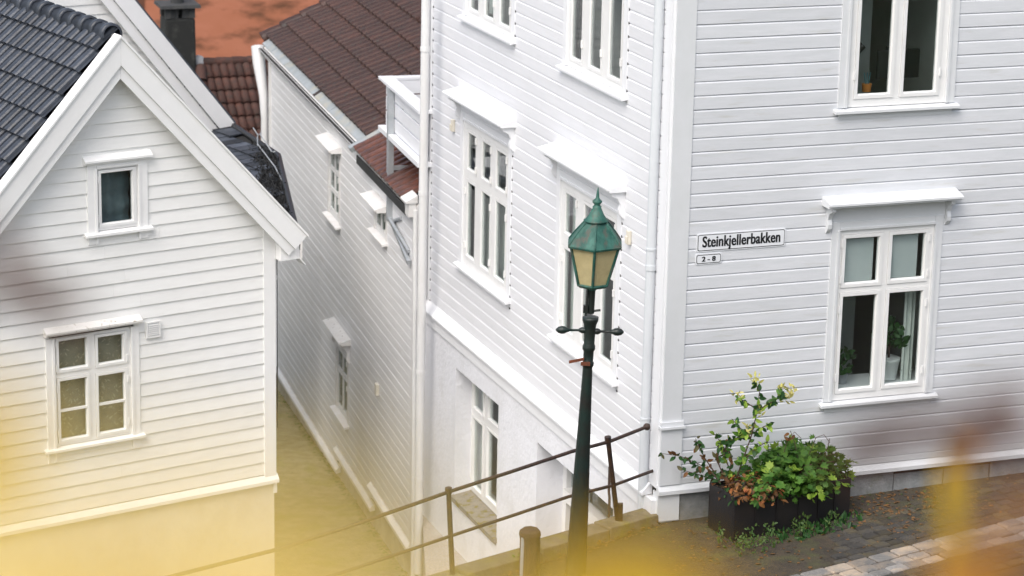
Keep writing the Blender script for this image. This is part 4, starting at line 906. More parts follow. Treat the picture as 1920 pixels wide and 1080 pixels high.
mb = MB(); mb.hexa([E_.pt(-4, 13.02, .6), E_.pt(9.4, 13.02, .6), E_.pt(9.4, 13.02, -6.4), E_.pt(-4, 13.02, -6.4), E_.pt(-4, 13.2, .6), E_.pt(9.4, 13.2, .6), E_.pt(9.4, 15.5, -3), E_.pt(-4, 15.5, -3)]); build(mb, 'roof', TILE_DK, oh_)
# ------------------------------------------------------------------ street lamp
LY = 27.1
def lp(x, y): return at_y(x, y, LY)
lb = Vector((.752, LY, street_z((.752, LY)))); lt = Vector((.880, LY, 4.42)); LA = (lt - lb).normalized()
def lh(z): return lb + LA * ((z - lb.z) / LA.z)
lamp = empty('street_lamp', lb, 'dark green street lamp with verdigris copper lantern and amber panes', 'street lamp')
# fluted tapering shaft
mb = MB(); n = 32; prof = [(.132, 0), (.132, .10), (.116, .14), (.109, .35), (.090, 1.15), (.067, 1.93), (.052, 2.50)]
vs = []; fs = []; ax = Vector((1, 0, 0)); ay = LA.cross(ax).normalized(); ax = ay.cross(LA)
for r, h in prof:
    for k in range(n):
        rr = r * (.93 if (k % 2 and .12 < h < 2.45) else 1); t = 2 * pi * k / n; vs.append(lb + LA * h + (ax * cos(t) + ay * sin(t)) * rr)
for i in range(len(prof) - 1): fs += [(i * n + k, i * n + (k + 1) % n, (i + 1) * n + (k + 1) % n, (i + 1) * n + k) for k in range(n)]
mb.add(vs, fs, True); mb.add(vs[-n:], [tuple(range(n))]); build(mb, 'shaft', CASTIRON, lamp)
mb = MB(); mb.lathe(lb, LA, [(.052, 2.50), (.064, 2.52), (.064, 2.55), (.054, 2.57), (.056, 2.68), (.068, 2.70), (.068, 2.735), (.058, 2.76), (.060, 2.86), (.060, 2.93), (.070, 2.98), (.083, 3.01), (.087, 3.03), (.087, 3.055), (.05, 3.06)], 20); build(mb, 'capital', CASTIRON, lamp)
mb = MB(); mb.tube([lh(3.05), lh(3.36)], .036, 10); mb.tube([lh(3.03) + Vector((-.055, -.03, 0)), lh(3.12) + Vector((-.05, -.03, 0)), lh(3.36) + Vector((-.045, 0, 0))], .014, 6); mb.box(lh(3.1) + Vector((-.06, -.02, 0)), Vector((.025, 0, 0)), Vector((0, .025, 0)), Vector((0, 0, .04))); mb.tube([lh(3.08) + Vector((.03, -.02, 0)), lh(3.09) + Vector((.10, -.02, 0))], .014, 6); build(mb, 'neck', CASTIRON, lamp)
for sg in (-1, 1):
    c = lh(2.86 if sg < 0 else 2.85); d = Vector((sg, .05, -.02)).normalized()
    mb = MB(); mb.lathe(c, d, [(.030, .05), (.034, .085), (.022, .11), (.013, .12), (.013, .215), (.020, .22), (.024, .24), (.040, .27), (.043, .30), (.034, .335), (.012, .36), (.0, .365)], 12); build(mb, 'ladder_bar', CASTIRON, lamp)
mb = MB(); c = lh(2.52); mb.box(c + Vector((-.125, -.06, .02)), Vector((.08, .01, .015)), Vector((0, .012, 0)), Vector((0, 0, .014))); mb.box(c + Vector((-.03, -.075, -.01)), Vector((.05, 0, 0)), Vector((0, .008, 0)), Vector((0, 0, .02))); build(mb, 'bracket', RUST, lamp)
HA = radians(-91.5)                             # one corner of the hexagonal lantern faces the viewer
def hexp(z, r, off=0):
    return [lh(z) + Vector((cos(HA + k * pi / 3 + off) * r, sin(HA + k * pi / 3 + off) * r, 0)) for k in range(6)]
zb, zt = 3.375, 3.80; rb, rt_ = .172, .288
lo, hi = hexp(zb, rb), hexp(zt, rt_)
mb = MB()
for k in range(6):
    l = (k + 1) % 6
    mb.tube([lo[k], hi[k]], .016, 6); mb.tube([lo[k], lo[l]], .016, 6); mb.tube([hi[k], hi[l]], .014, 6)
mb.add(hexp(zb - .03, rb * .9) + hexp(zb - .005, rb * 1.06), [(0, 1, 2, 3, 4, 5), (11, 10, 9, 8, 7, 6)] + [(k, (k + 1) % 6, 6 + (k + 1) % 6, 6 + k) for k in range(6)])
mb.tube([lh(zb - .07), lh(zb - .02)], .045, 8)
build(mb, 'lantern_frame', COPPER, lamp)
a_, b_ = hexp(zb + .01, rb - .008), hexp(zt - .01, rt_ - .008)
for k in range(6):
    l = (k + 1) % 6; mb = MB(); inn = (lh((zb + zt) / 2) - (a_[k] + b_[l]) / 2); inn.z = 0; inn = inn.normalized() * .006
    q = [a_[k], a_[l], b_[l], b_[k]]; mb.hexa([q[0], q[1], q[1] + inn, q[0] + inn, q[3], q[2], q[2] + inn, q[3] + inn]); build(mb, 'pane', LPANE, lamp)
mb = MB(); rings = [(zt - .008, .318), (zt + .014, .326), (zt + .022, .312), (zt + .11, .246), (zt + .21, .160), (zt + .245, .126)]
vs = []; fs = []
for z, r in rings: vs += hexp(z, r)
for i in range(len(rings) - 1): fs += [(i * 6 + k, i * 6 + (k + 1) % 6, (i + 1) * 6 + (k + 1) % 6, (i + 1) * 6 + k) for k in range(6)]
fs += [(5, 4, 3, 2, 1, 0), tuple(range(len(vs) - 6, len(vs)))]; mb.add(vs, fs); rf_ = build(mb, 'lantern_roof', COPPER, lamp)
for k in range(6):
    mb = MB(); mb.tube([hexp(z, r + .004)[k] for z, r in rings[2:]], .009, 6); build(mb, 'roof_rib', COPPER, rf_)
mb = MB(); mb.lathe(lh(zt + .25), LA, [(.122, 0), (.134, .006), (.134, .018), (.112, .030), (.082, .07), (.058, .12), (.046, .145), (.046, .165), (.036, .170), (.030, .185), (.050, .205), (.052, .222), (.026, .245), (.018, .26), (.014, .30), (.004, .365), (0, .372)], 16); build(mb, 'finial', COPPER, lamp)

# ------------------------------------------------------------------ iron railing along the kerb, stump, steel pipe
KPL = K1 + KN * .18
def kp(x, y): return plane_hit(x, y, KPL, KN)
rail = empty('iron_railing', kp(1159, 1000), 'rusty black iron railing with two bars along the edge above the alley', 'railing')
up_ = [kp(x, y) for x, y in ((300, 1086), (520, 1030), (652, 988), (780, 944), (845, 921), (960, 884), (1074, 846), (1140, 829), (1211, 801))]
mb = MB(); mb.tube(up_, .021, 10); build(mb, 'top_bar', IRON, rail)
mb = MB(); e = up_[-1]; d = (up_[-1] - up_[-2]).normalized(); mb.lathe(e - d * .02, d, [(.020, 0), (.036, .012), (.044, .035), (.036, .06), (.012, .072), (0, .073)], 12); build(mb, 'bar_knob', IRON, rail)
lo_ = [kp(x, y) for x, y in ((520, 1108), (640, 1074), (780, 1027), (845, 1005), (960, 967), (1067, 931), (1150, 910), (1262, 869))]
mb = MB(); mb.tube(lo_, .019, 10); build(mb, 'lower_bar', IRON, rail)
mb = MB(); e = lo_[-1]; d = (lo_[-1] - lo_[-2]).normalized(); mb.lathe(e - d * .02, d, [(.020, 0), (.040, .012), (.046, .035), (.036, .06), (0, .073)], 12); build(mb, 'bar_knob', RUST, rail)
for (t, b) in (((841, 920), (851, 1135)), ((1140, 824), (1161, 1003))):
    p, q = kp(*t), kp(*b); dd = (p - q).normalized(); mb = MB()
    mb.tube([q - dd * .08, q + dd * .05, p + dd * .02], [.034, .030, .028], 10); mb.tube([p - dd * .03, p + dd * .035], .038, 10)
    if t[0] > 1000: mb.box(q + dd * .20 + Vector((.03, -.01, 0)), Vector((.028, 0, 0)), Vector((0, .03, 0)), Vector((0, 0, .20)))
    build(mb, 'post', IRON, rail)
sb = on_street(992, 1078); stp = empty('wooden_bollard', sb, 'short weathered brown timber bollard with chamfered top behind the lamp', 'bollard')
mb = MB(); z1 = .52; 
def sq(z, r, c=.3): 
    o = []
    for k in range(8):
        t = pi / 8 + k * pi / 4 + .3; o.append(sb + Vector((cos(t) * r, sin(t) * r, z)))
    return o
rings = [(-.1, .115), (.40, .112), (.455, .118), (.47, .125), (.52, .118), (.545, .085)]
vs = []; fs = []
for z, r in rings: vs += sq(z, r)
for i in range(len(rings) - 1): fs += [(i * 8 + k, i * 8 + (k + 1) % 8, (i + 1) * 8 + (k + 1) % 8, (i + 1) * 8 + k) for k in range(8)]
fs += [tuple(range(len(vs) - 8, len(vs)))]; mb.add(vs, fs); build(mb, 'post', WOOD, stp, bevel=.01)
mb = MB()
for k in range(5): mb.box(sb + Vector((cos(-1.9 + k * .5) * .113, sin(-1.9 + k * .5) * .113, .2)), Vector((.004, 0, 0)), Vector((0, .004, 0)), Vector((0, 0, .2)))
build(mb, 'cracks', DARKGAP, stp, kind='stuff')
sp = on_street(978, 1082); mb = MB(); mb.tube([sp - Vector((0, 0, .1)), sp + Vector((.01, 0, .47))], .026, 12); build(mb, 'steel_tube', GALV, None, 'bright steel tube standing against the timber bollard', 'pipe')

# ------------------------------------------------------------------ planter and plants
pf, pr_, pb = on_street(1374, 1016), on_street(1592, 971), on_street(1328, 986)
ex = (pr_ - pf); ey = (pb - pf); ex.z = ey.z = 0; PH = .56
ey = ey - ex * (ey.dot(ex) / ex.length_squared)
ey = ey.normalized() * .55
z0 = min(street_z(pf), street_z(pb)) - .02; pf0 = Vector((pf.x, pf.y, z0))
plt = empty('planter_box', pf0, 'long black steel planter box against the white house, filled with plants', 'planter')
exn, eyn = ex.normalized(), ey.normalized(); t_ = .02
def pq(a, b, z): return pf0 + ex * a + eyn * b + Vector((0, 0, z))
D_ = ey.length
ax_, L_ = t_ / ex.length, 1
for nm, A0, A1, B0, B1 in (('front_panel', 0, 1, 0, t_), ('back_panel', 0, 1, D_ - t_, D_), ('side_panel', 0, ax_, t_ + .001, D_ - t_ - .001), ('side_panel', 1 - ax_, 1, t_ + .001, D_ - t_ - .001)):
    mb = MB(); mb.hexa([pq(A0, B0, 0), pq(A1, B0, 0), pq(A1, B1, 0), pq(A0, B1, 0), pq(A0, B0, PH), pq(A1, B0, PH), pq(A1, B1, PH), pq(A0, B1, PH)]); build(mb, nm, PLANTER, plt, bevel=.006)
for a in (.18, .36, .55, .72, .86):
    mb = MB(); mb.box(pq(a, -.006, PH / 2), exn * .006, eyn * .005, Vector((0, 0, PH / 2 - .01))); build(mb, 'panel_seam', PLANTER, plt)
mb = MB(); mb.hexa([pq(ax_, t_ + .001, .1), pq(1 - ax_, t_ + .001, .1), pq(1 - ax_, D_ - t_ - .001, .1), pq(ax_, D_ - t_ - .001, .1), pq(ax_, t_ + .001, PH - .05), pq(1 - ax_, t_ + .001, PH - .05), pq(1 - ax_, D_ - t_ - .001, PH - .05), pq(ax_, D_ - t_ - .001, PH - .05)]); build(mb, 'soil', SOIL, plt)

def leaf_shape(kind, m, name, curl=.15):
    """leaf in local x (length) y (width) z"""
    mb = MB()
    if kind == 'lobed':
        pts = [(0, 0)]; n = 7
        for k in range(n):
            t = -2.5 + 5.0 * k / (n - 1); r = .62 + .10 * cos(t)
            pts.append((.42 + r * cos(t) * .62, r * sin(t) * .72))
            if k < n - 1: t2 = t + 2.5 / (n - 1); pts.append((.42 + .40 * cos(t2) * .62, .40 * sin(t2) * .80))
        vs = [Vector((.38, 0, -.05))] + [Vector((x, y, curl * ((x - .4) ** 2 + y * y) - (.06 if i % 2 == 0 else -.03))) for i, (x, y) in enumerate(pts)]
        n_ = len(pts); mb.add(vs, [(0, 1 + i, 1 + (i + 1) % n_) for i in range(n_)], True)
    else:
        wd = {'oval': .25, 'narrow': .17, 'birch': .36}[kind]; n = 6; top = []; 
        vs = []; 
        for i in range(n + 1):
            t = i / n; w = wd * (sin(pi * t ** .8) ** .85 if 0 < t < 1 else 0); z = -curl * (t - .3) ** 2
            vs += [Vector((t, w, z + w * .25)), Vector((t, 0, z)), Vector((t, -w, z + w * .25))]
        fs = []
        for i in range(n):
            a = 3 * i; fs += [(a, a + 1, a + 4, a + 3), (a + 1, a + 2, a + 5, a + 4)]
        mb.add(vs, fs, True)
    return mb.mesh(name, mat=m, fixn=False)
def lmat(p, d, up, s, roll=0):
    x = d.normalized(); z = (up - x * up.dot(x)); z = z.normalized() if z.length > 1e-3 else x.orthogonal().normalized(); y = z.cross(x)
    if roll: y, z = y * cos(roll) + z * sin(roll), z * cos(roll) - y * sin(roll)
    return basis(p, x * s, y * s, z * s)
def rv(a=1): return Vector((random.uniform(-a, a), random.uniform(-a, a), random.uniform(-a, a)))
TOC = -FW
# green mound: lady's mantle like lobed leaves
def mound(name, label, cat, c, rx, ry, rz, nl, mats, size, kind='lobed', stems=True, group=None, droop=.3, lname='leaf', smin=.75, inner=0, innerm=None):
    root = empty(name, c, label, cat, group); mes = [leaf_shape(kind, m, 'leaf_' + m.name, curl=.25) for m in mats]
    mb = MB()
    for k in range(14):
        t = random.uniform(0, 2 * pi); e = c + exn * cos(t) * rx * .8 + eyn * sin(t) * ry * .8 + Vector((0, 0, rz * random.uniform(.4, .85))); mb.tube([c + rv(.05) - Vector((0, 0, .1)), (c + e) / 2 + Vector((0, 0, .1)), e], .005, 5)
    build(mb, 'stems', TWIG, root)
    if inner:
        me = leaf_shape(kind, innerm, 'x', curl=.25); V = [v.co.copy() for v in me.vertices]; F_ = [tuple(f.vertices) for f in me.polygons]; mb = MB()
        for k in range(inner):
            th = random.uniform(0, 2 * pi); ph = math.acos(random.uniform(-.1, 1)); rr = random.uniform(.3, .95) * (1 + .14 * sin(5 * th + 2) * sin(ph) + .10 * sin(9 * th + ph * 4))
            o = exn * cos(th) * sin(ph) * rx * rr + eyn * sin(th) * sin(ph) * ry * rr + Vector((0, 0, cos(ph) * rz * rr))
            Mx = lmat(c + o, (rv(1) + Vector((0, 0, -droop))).normalized(), Vector((0, -.4, .8)) + rv(.5), size * random.uniform(.5, 1.0)); mb.add([Mx @ v for v in V], F_, True)
        build(mb, 'foliage', innerm, root, kind='stuff', fixn=False)
    for k in range(nl):
        th = random.uniform(0, 2 * pi); ph = math.acos(random.uniform(-.12, 1)); rr = random.uniform(smin, 1.04) ** .6 * (1 + .14 * sin(5 * th + 2) * sin(ph) + .10 * sin(9 * th + ph * 4))
        o = exn * cos(th) * sin(ph) * rx * rr + eyn * sin(th) * sin(ph) * ry * rr + Vector((0, 0, cos(ph) * rz * rr))
        out = (exn * cos(th) * sin(ph) / rx + eyn * sin(th) * sin(ph) / ry + Vector((0, 0, cos(ph) / rz))).normalized()
        dd = (out * .5 + rv(.8) + Vector((0, 0, -droop))).normalized(); upv = (out + Vector((0, 0, .6)) + rv(.35)).normalized()
        inst(random.choice(mes), lname, root, lmat(c + o, dd, upv, size * random.uniform(.6, 1.25)))
    return root
cg = pq(.60, D_ * .45, PH - .05)
mound('leafy_perennial', 'dense green mound of lobed leaves spilling over the right end of the black planter', 'plant', cg, .70, .44, .45, 290, [LF_G, LF_G, LF_G, LF_LG], .140, inner=1300, innerm=LF_G)
cr = pq(.22, D_ * .40, PH - .05)
mound('rusty_perennial', 'rust brown and orange leaves hanging over the left end of the black planter', 'plant', cr, .36, .40, .20, 200, [LF_R, LF_R, LF_R, LF_DG, LF_O], .085, kind='oval', droop=.6, inner=420, innerm=LF_R)
# tall sparse shrub with pale flower heads
PLN = on_street(1420, 950); PN = Vector((0, -1, 0)); sbase = pq(.20, D_ * .5, PH - .1)
def pp_(x, y, dy=0): return plane_hit(x, y, sbase + Vector((0, dy, 0)), Vector((0, 1, 0)))
sh = empty('flowering_shrub', sbase, 'tall thin shrub with pale yellow flower heads rising from the planter', 'shrub')
stems = [[(1378, 905), (1392, 865), (1408, 820), (1420, 770), (1424, 735), (1416, 716)], [(1420, 770), (1445, 755), (1462, 745), (1470, 732)], [(1408, 820), (1385, 800), (1372, 785)], [(1392, 865), (1420, 838), (1440, 828)], [(1378, 905), (1360, 860), (1352, 830), (1338, 812)], [(1408, 815), (1432, 800), (1452, 792)], [(1420, 768), (1395, 752), (1382, 745)], [(1352, 850), (1372, 826), (1392, 815)]]
ovm = [leaf_shape('oval', m, 'leaf_' + m.name, curl=.3) for m in (LF_G, LF_DG, LF_LG)]; flm = leaf_shape('narrow', LF_FL, 'petal', curl=.2)
nsh = [0]
for st_ in stems:
    P = [pp_(x, y, random.uniform(-.05, .05)) for x, y in st_]
    mb = MB(); mb.tube(P, [.009 * (1 - .6 * i / (len(P) - 1)) for i in range(len(P))], 6); build(mb, 'stem', TWIG, sh)
    for i in range(1, len(P)):
        for k in range(9):
            p = P[i - 1].lerp(P[i], random.random()); d = (rv(1) + Vector((0, -.3, -.15))).normalized()
            inst(random.choice(ovm), 'leaf', sh, lmat(p, d, TOC + rv(.5), random.uniform(.06, .11)))
for x, y in ((1417, 713), (1466, 732), (1484, 730), (1474, 750), (1382, 744), (1405, 806), (1420, 775)):
    c = pp_(x, y); 
    for k in range(12): inst(flm, 'petal', sh, lmat(c + rv(.05), (rv(1) + Vector((0, -.2, .4))).normalized(), TOC + rv(.6), random.uniform(.05, .085)))
dul = leaf_shape('oval', leaf_mat('dull_olive_leaf', (.12, .11, .045), (.16, .15, .06), .3), 'dull_leaf', .3); rus = leaf_shape('oval', LF_R, 'rusty_leaf', .3)
# sprawling side branches to the left
sp_ = empty('sprawling_branches', pq(.08, D_ * .5, PH - .1), 'half bare branches with dull green leaves sprawling left over the rail end', 'shrub')
for st_ in ([(1350, 905), (1330, 880), (1305, 868), (1275, 855), (1238, 850)], [(1350, 900), (1322, 860), (1310, 835), (1304, 822)], [(1360, 900), (1345, 865), (1350, 835), (1370, 822)], [(1345, 900), (1310, 890), (1282, 882)], [(1365, 900), (1372, 860), (1362, 838)]):
    P = [pp_(x, y, random.uniform(-.1, .1)) for x, y in st_]; mb = MB(); mb.tube(P, [.008 * (1 - .6 * i / (len(P) - 1)) for i in range(len(P))], 6); build(mb, 'stem', TWIG, sp_)
    for i in range(1, len(P)):
        for k in range(10): inst(random.choice([ovm[1], ovm[1], dul, rus]), 'leaf', sp_, lmat(P[i - 1].lerp(P[i], random.random()) + rv(.02), (rv(1) + Vector((0, -.3, -.2))).normalized(), TOC + rv(.6), random.uniform(.055, .10)))
# dry twigs at the back of the mound
dt = empty('dry_stalks', pq(.6, D_ * .8, PH), 'thin dry stalks arching above the green mound', 'plant')
for st_ in ([(1500, 880), (1490, 830), (1482, 808)], [(1510, 870), (1530, 820), (1545, 815), (1556, 830)], [(1460, 880), (1478, 822), (1490, 810), (1502, 822)], [(1540, 870), (1552, 838), (1556, 822)]):
    mb = MB(); mb.tube([pp_(x, y, .2) for x, y in st_], .004, 5); build(mb, 'stalk', TWIG, dt)
lr = leaf_shape('oval', LF_R, 'dry_leaf', .5)
for x, y in ((1480, 812), (1484, 820), (1478, 826), (1490, 815)): inst(lr, 'leaf', dt, lmat(pp_(x, y, .18), rv(1).normalized(), TOC, .07))

# weeds at the planter foot and along the wall, litter on the ground: uncountable, one object each
def scatter(name, m, n, fn, kinds, sz, label, flat=False, up=(0, 0, 1)):
    mb = MB(); sh_ = leaf_shape(kinds, m, 'x'); V = [v.co.copy() for v in sh_.vertices]; F_ = [tuple(f.vertices) for f in sh_.polygons]; bpy.data.meshes.remove(sh_)
    for k in range(n):
        p = fn()
        if p is None: continue
        d = rv(1); 
        if flat: d.z *= .12; u_ = Vector((0, 0, 1)) + rv(.25)
        else: d = (rv(.8) + Vector((0, 0, .7))); u_ = TOC + rv(.8)
        Mx = lmat(p, d, u_, random.uniform(*sz)); mb.add([Mx @ v for v in V], F_, True)
    return build(mb, name, m, None, label, None, kind='stuff', fixn=False)
def near_planter():
    x = random.uniform(1345, 1610); base = 1016 + (x - 1374) * -.21 if x > 1374 else 1016 - (1374 - x) * .65
    k = min(abs(x - q) / r for q, r in ((1400, 26), (1438, 14), (1500, 18), (1345, 12), (1560, 15)))
    if random.random() > max(.10, 1.15 - k * .8): return None
    return on_street(x, base + random.uniform(-6, 30) * (1.2 if x < 1460 else .8), 0) + Vector((0, 0, random.uniform(0, .17) if k < 1 else random.uniform(0, .05)))
scatter('weeds', GRASS, 1100, near_planter, 'oval', (.022, .055), 'green weeds growing at the foot of the planter')
def grassy(): 
    x = random.uniform(1440, 1620); return on_street(x, 1014 - (x - 1374) * .21 + random.uniform(-2, 26)) if random.random() < .35 + .65 * (abs(x - 1545) < 45) else None
scatter('grass', LF_DG, 210, grassy, 'narrow', (.05, .13), 'dark grass tufts at the foot of the planter')
def litter():
    x = random.uniform(1240, 1925); y = random.uniform(880, 1085); p = on_street(x, y, .006)
    q = (p - R.P).dot(R.n)
    if q < .02: return None
    a = abs((x - 1720) / 160) + abs((y - 955) / 70); 
    if random.random() > (1.0 if a < 1.1 else .28): return None
    if (p - pf0).dot(exn) > -.02 and (p - pf0).dot(exn) < ex.length + .02 and 0 < (p - pf0).dot(eyn) < D_: return None
    return p
scatter('leaf_litter', LITTER, 2400, litter, 'oval', (.03, .075), 'brown fallen leaves on the mossy ground', flat=True)
scatter('moss', GRASS, 420, lambda: (lambda p: p if p and (p - R.P).dot(R.n) < .9 else None)(litter()), 'oval', (.02, .045), 'low moss and seedlings by the wall', flat=True)
def kerbside():
    t = random.uniform(0, 3.2); p = K1 + KD * t - KN * random.uniform(-.05, .12); return Vector((p.x, p.y, street_z(p) + random.uniform(0, .05)))
scatter('kerb_moss', LITTER, 260, kerbside, 'oval', (.02, .05), 'litter along the kerb stones', flat=True)
def alleyside():
    u = random.uniform(0, 11.5); zz = -3.8; p = A.pt(u, 0, random.uniform(.02, .22) ** 1.3); p.z = alley_z(p.y) + random.uniform(0, .06); return p
scatter('alley_weeds', GRASS, 420, alleyside, 'oval', (.03, .08), 'moss and weeds along the alley wall foot', flat=True)
# small creeper hanging at the kerb left of the bollard
cr_ = empty('creeper', kp(960, 1065), 'small green creeper with tiny leaves left of the timber bollard', 'plant')
P = [kp(x, y) - KN * .1 for x, y in ((928, 1082), (945, 1064), (956, 1046), (968, 1032), (974, 1024))]; mb = MB(); mb.tube(P, .004, 5); build(mb, 'stem', TWIG, cr_)
for k in range(34): inst(random.choice(ovm), 'leaf', cr_, lmat(P[k % 4].lerp(P[k % 4 + 1], random.random()) + rv(.03), rv(1).normalized(), TOC + rv(.5), random.uniform(.03, .055)))

# dead climber over the slate outshot, with bent aerial rods
dcb = oh(505, 330); dc = empty('dead_climber', dcb, 'tangled dark climber covering the right edge of the slate outshot roof', 'climber')
dlm = leaf_shape('oval', DEAD, 'dead_leaf', .4)
mbs = MB()
for k in range(170):
    x = random.uniform(482, 545); y = 240 + (x - 440) * .62 + random.uniform(5, 130); y = min(y, 425)
    if x - (522 + (y - 292) * .23) > -14: continue
    p = oh(x, y); q = oh(x + random.uniform(-25, 25), y + random.uniform(-20, 30)); h = random.uniform(.03, .16); mbs.tube([p, (p + q) / 2 + Vector((random.uniform(-.1, .1), 0, h)), q], .008, 4)
lf = [v.co.copy() for v in dlm.vertices]; lff = [tuple(f.vertices) for f in dlm.polygons]; mb2 = MB(); c2_ = 0
while c2_ < 1500:
    x = random.uniform(460, 556); y = random.uniform(245, 440); lim = 521 + (y - 292) * .235
    if x > lim - 2 or y < 266 + (x - 452) * .47 or x < 490 + (y - 290) * .25 - random.uniform(0, 26): continue
    Mx = lmat(oh(x, y) + Vector((0, 0, random.uniform(.0, .05))), rv(1).normalized(), Vector((0, -.3, 1)) + rv(.8), random.uniform(.03, .06)); mb2.add([Mx @ v for v in lf], lff, True); c2_ += 1
build(mb2, 'small_leaves', DEAD, dc, kind='stuff', fixn=False)
build(mbs, 'stems', DEAD, dc)
cnt = 0
while cnt < 295:
    x = random.uniform(452, 548); y = random.uniform(240, 430)
    lim = 522 + (y - 292) * .22
    if x > lim - 3 or y < 266 + (x - 452) * .50 or y > 420: continue
    if x < 486 + (y - 280) * .22: continue
    p = oh(x, y) + Vector((0, 0, random.uniform(.01, .07)))
    inst(dlm, 'leaf', dc, lmat(p, (rv(1) + Vector((0, 0, -.4))).normalized(), Vector((0, -.3, 1)) + rv(.7), random.uniform(.03, .06))); cnt += 1
mb = MB(); f = lambda x, y, h: oh(x, y) + Vector((0, 0, h))
mb.tube([f(475, 258, .16), f(484, 268, .12), f(490, 262, .12)], .010, 5); mb.tube([f(488, 268, .14), f(510, 297, .10), f(516, 296, .1)], .010, 5); mb.tube([f(484, 285, .12), f(516, 325, .10), f(530, 345, .03)], .010, 5); mb.tube([f(483, 262, .1), f(483, 285, .1)], .010, 5)
build(mb, 'aerial', GALV, None, 'bent grey aerial rods lying over the slate outshot roof', 'aerial')

# ------------------------------------------------------------------ setts: two rows of pale stones and the dark ones behind
c1, c2 = on_street(1570, 1077), on_street(1920, 986); SX = (c2 - c1); SX = SX.normalized(); SY = STREET_N.cross(SX).normalized()
if SY.dot(R.n) > 0: SY = -SY                    # SY points towards the house
pv = empty('setts', c1, None, None); pv['kind'] = 'structure'
def sett_mesh(l, w, m, seed):
    random.seed(seed); mb = MB(); h = .03; b = .022; n = 8
    pts = []; 
    for cx, cy in ((1, -.86), (1, 0), (1, .86), (.92, 1), (0, 1), (-.92, 1), (-1, .86), (-1, 0), (-1, -.86), (-.92, -1), (0, -1), (.92, -1)):
        pts.append((cx * l / 2 * random.uniform(.93, 1), cy * w / 2 * random.uniform(.92, 1)))
    vs = [Vector((x, y, -.03)) for x, y in pts] + [Vector((x, y, h * .55)) for x, y in pts] + [Vector((x * .88, y * .84, h * random.uniform(.9, 1.1))) for x, y in pts]
    fs = []
    for r in range(2): fs += [(r * 12 + k, r * 12 + (k + 1) % 12, (r + 1) * 12 + (k + 1) % 12, (r + 1) * 12 + k) for k in range(12)]
    fs.append(tuple(range(24, 36))); mb.add(vs, fs); return mb.mesh('sett', mat=m)
big = [sett_mesh(.305, .195, SETT_L, s) for s in range(5)]; small = [sett_mesh(.196, .135, SETT_D, s) for s in range(5)]; mid_ = [sett_mesh(.245, .163, SETT_L, s + 9) for s in range(4)]
random.seed(21)
nst = 0
for row, (y0, mes, l) in enumerate([(.10, big, .31), (-.09, mid_, .25), (-.255, mid_, .25), (-.42, small, .2), (-.555, small, .2), (-.69, small, .2), (-.825, small, .2), (.26, small, .2), (.40, small, .2), (.54, small, .2), (.68, small, .2), (.82, small, .2), (.96, small, .2), (1.10, small, .2), (1.24, small, .2)]):
    x = -1.6 + (row * .37 % .3)
    while x < 6.0:
        st_l = l * random.uniform(.92, 1.08); p = c1 + SX * (x + st_l / 2) + SY * y0 + STREET_N * random.uniform(-.008, .010); x += st_l
        q = px_of(p)
        if not (1180 < q[0] < 2500 and q[1] < 1150): continue
        if (p - R.P).dot(R.n) < .22: continue
        if y0 > .2:
            if q[0] < 1560: continue
            dlt = abs((q[0] - 1700) / 190) + abs((q[1] - 945) / 55)
            p = p - STREET_N * (.014 if dlt > 1 else .030)
        a = random.uniform(-.05, .05); e_ = (SX + SY * a).normalized(); f_ = STREET_N.cross(e_)
        sc = st_l / l; inst(random.choice(mes), 'sett', pv, basis(p, e_ * sc, f_ * random.uniform(.94, 1.02), STREET_N)); nst += 1
print('setts', nst)

# ------------------------------------------------------------------ things behind the windows
# upper street window: monitor and desk lamp
def wbox(mb, F, u, v, w, du, dv, dw): mb.fbox(F, u - du, u + du, v - dv, v + dv, w - dw, w + dw)
mo = empty('monitor', R.pt(3.05, 4.78, -.5), 'black monitor seen from behind in the right pane of the top window', 'monitor')
mb = MB(); wbox(mb, R, 3.06, 5.17, -.52, .27, .17, .03); wbox(mb, R, 3.0, 5.36, -.52, .10, .02, .025); build(mb, 'screen', BLACKP, mo, bevel=.01)
mb = MB(); wbox(mb, R, 3.05, 4.92, -.55, .04, .1, .03); wbox(mb, R, 3.05, 4.80, -.55, .14, .015, .1); build(mb, 'stand', BLACKP, mo)
dl = empty('desk_lamp', R.pt(2.45, 4.78, -.5), 'black angled desk lamp in the left pane of the top window', 'lamp')
mb = MB(); mb.tube([R.pt(2.40, 4.80, -.5), R.pt(2.34, 5.10, -.5), R.pt(2.42, 5.22, -.48)], .018, 8); wbox(mb, R, 2.40, 4.79, -.5, .08, .015, .08); build(mb, 'arm', BLACKP, dl)
mb = MB(); mb.tube([R.pt(2.28, 5.12, -.5), R.pt(2.42, 5.30, -.47), R.pt(2.56, 5.42, -.45)], [.05, .06, .045], 10); build(mb, 'shade', BLACKP, dl)
mb = MB(); wbox(mb, R, 2.36, 4.98, -.42, .10, .06, .08); build(mb, 'desk_box', GREYP, None, 'small grey box on the sill inside the top window', 'box')
pc = empty('pen_cup', R.pt(2.57, 4.8, -.35), 'orange cup of pens inside the top window', 'cup')
mb = MB(); mb.lathe(R.pt(2.57, 4.90, -.33), (0, 0, 1), [(.05, 0), (.06, .09)], 12); build(mb, 'cup', ORP, pc)
for k in range(3): mb = MB(); mb.tube([R.pt(2.56 + k * .012, 4.95, -.33), R.pt(2.53 + k * .04, 5.12, -.33)], .006, 5); build(mb, 'pen', TEAL, pc)
mb = MB(); mb.fbox(R, 2.0, 3.5, 4.74, 4.775, -.75, -.20); build(mb, 'desk', GREYP, None, 'grey desk top just inside the top window', 'desk')
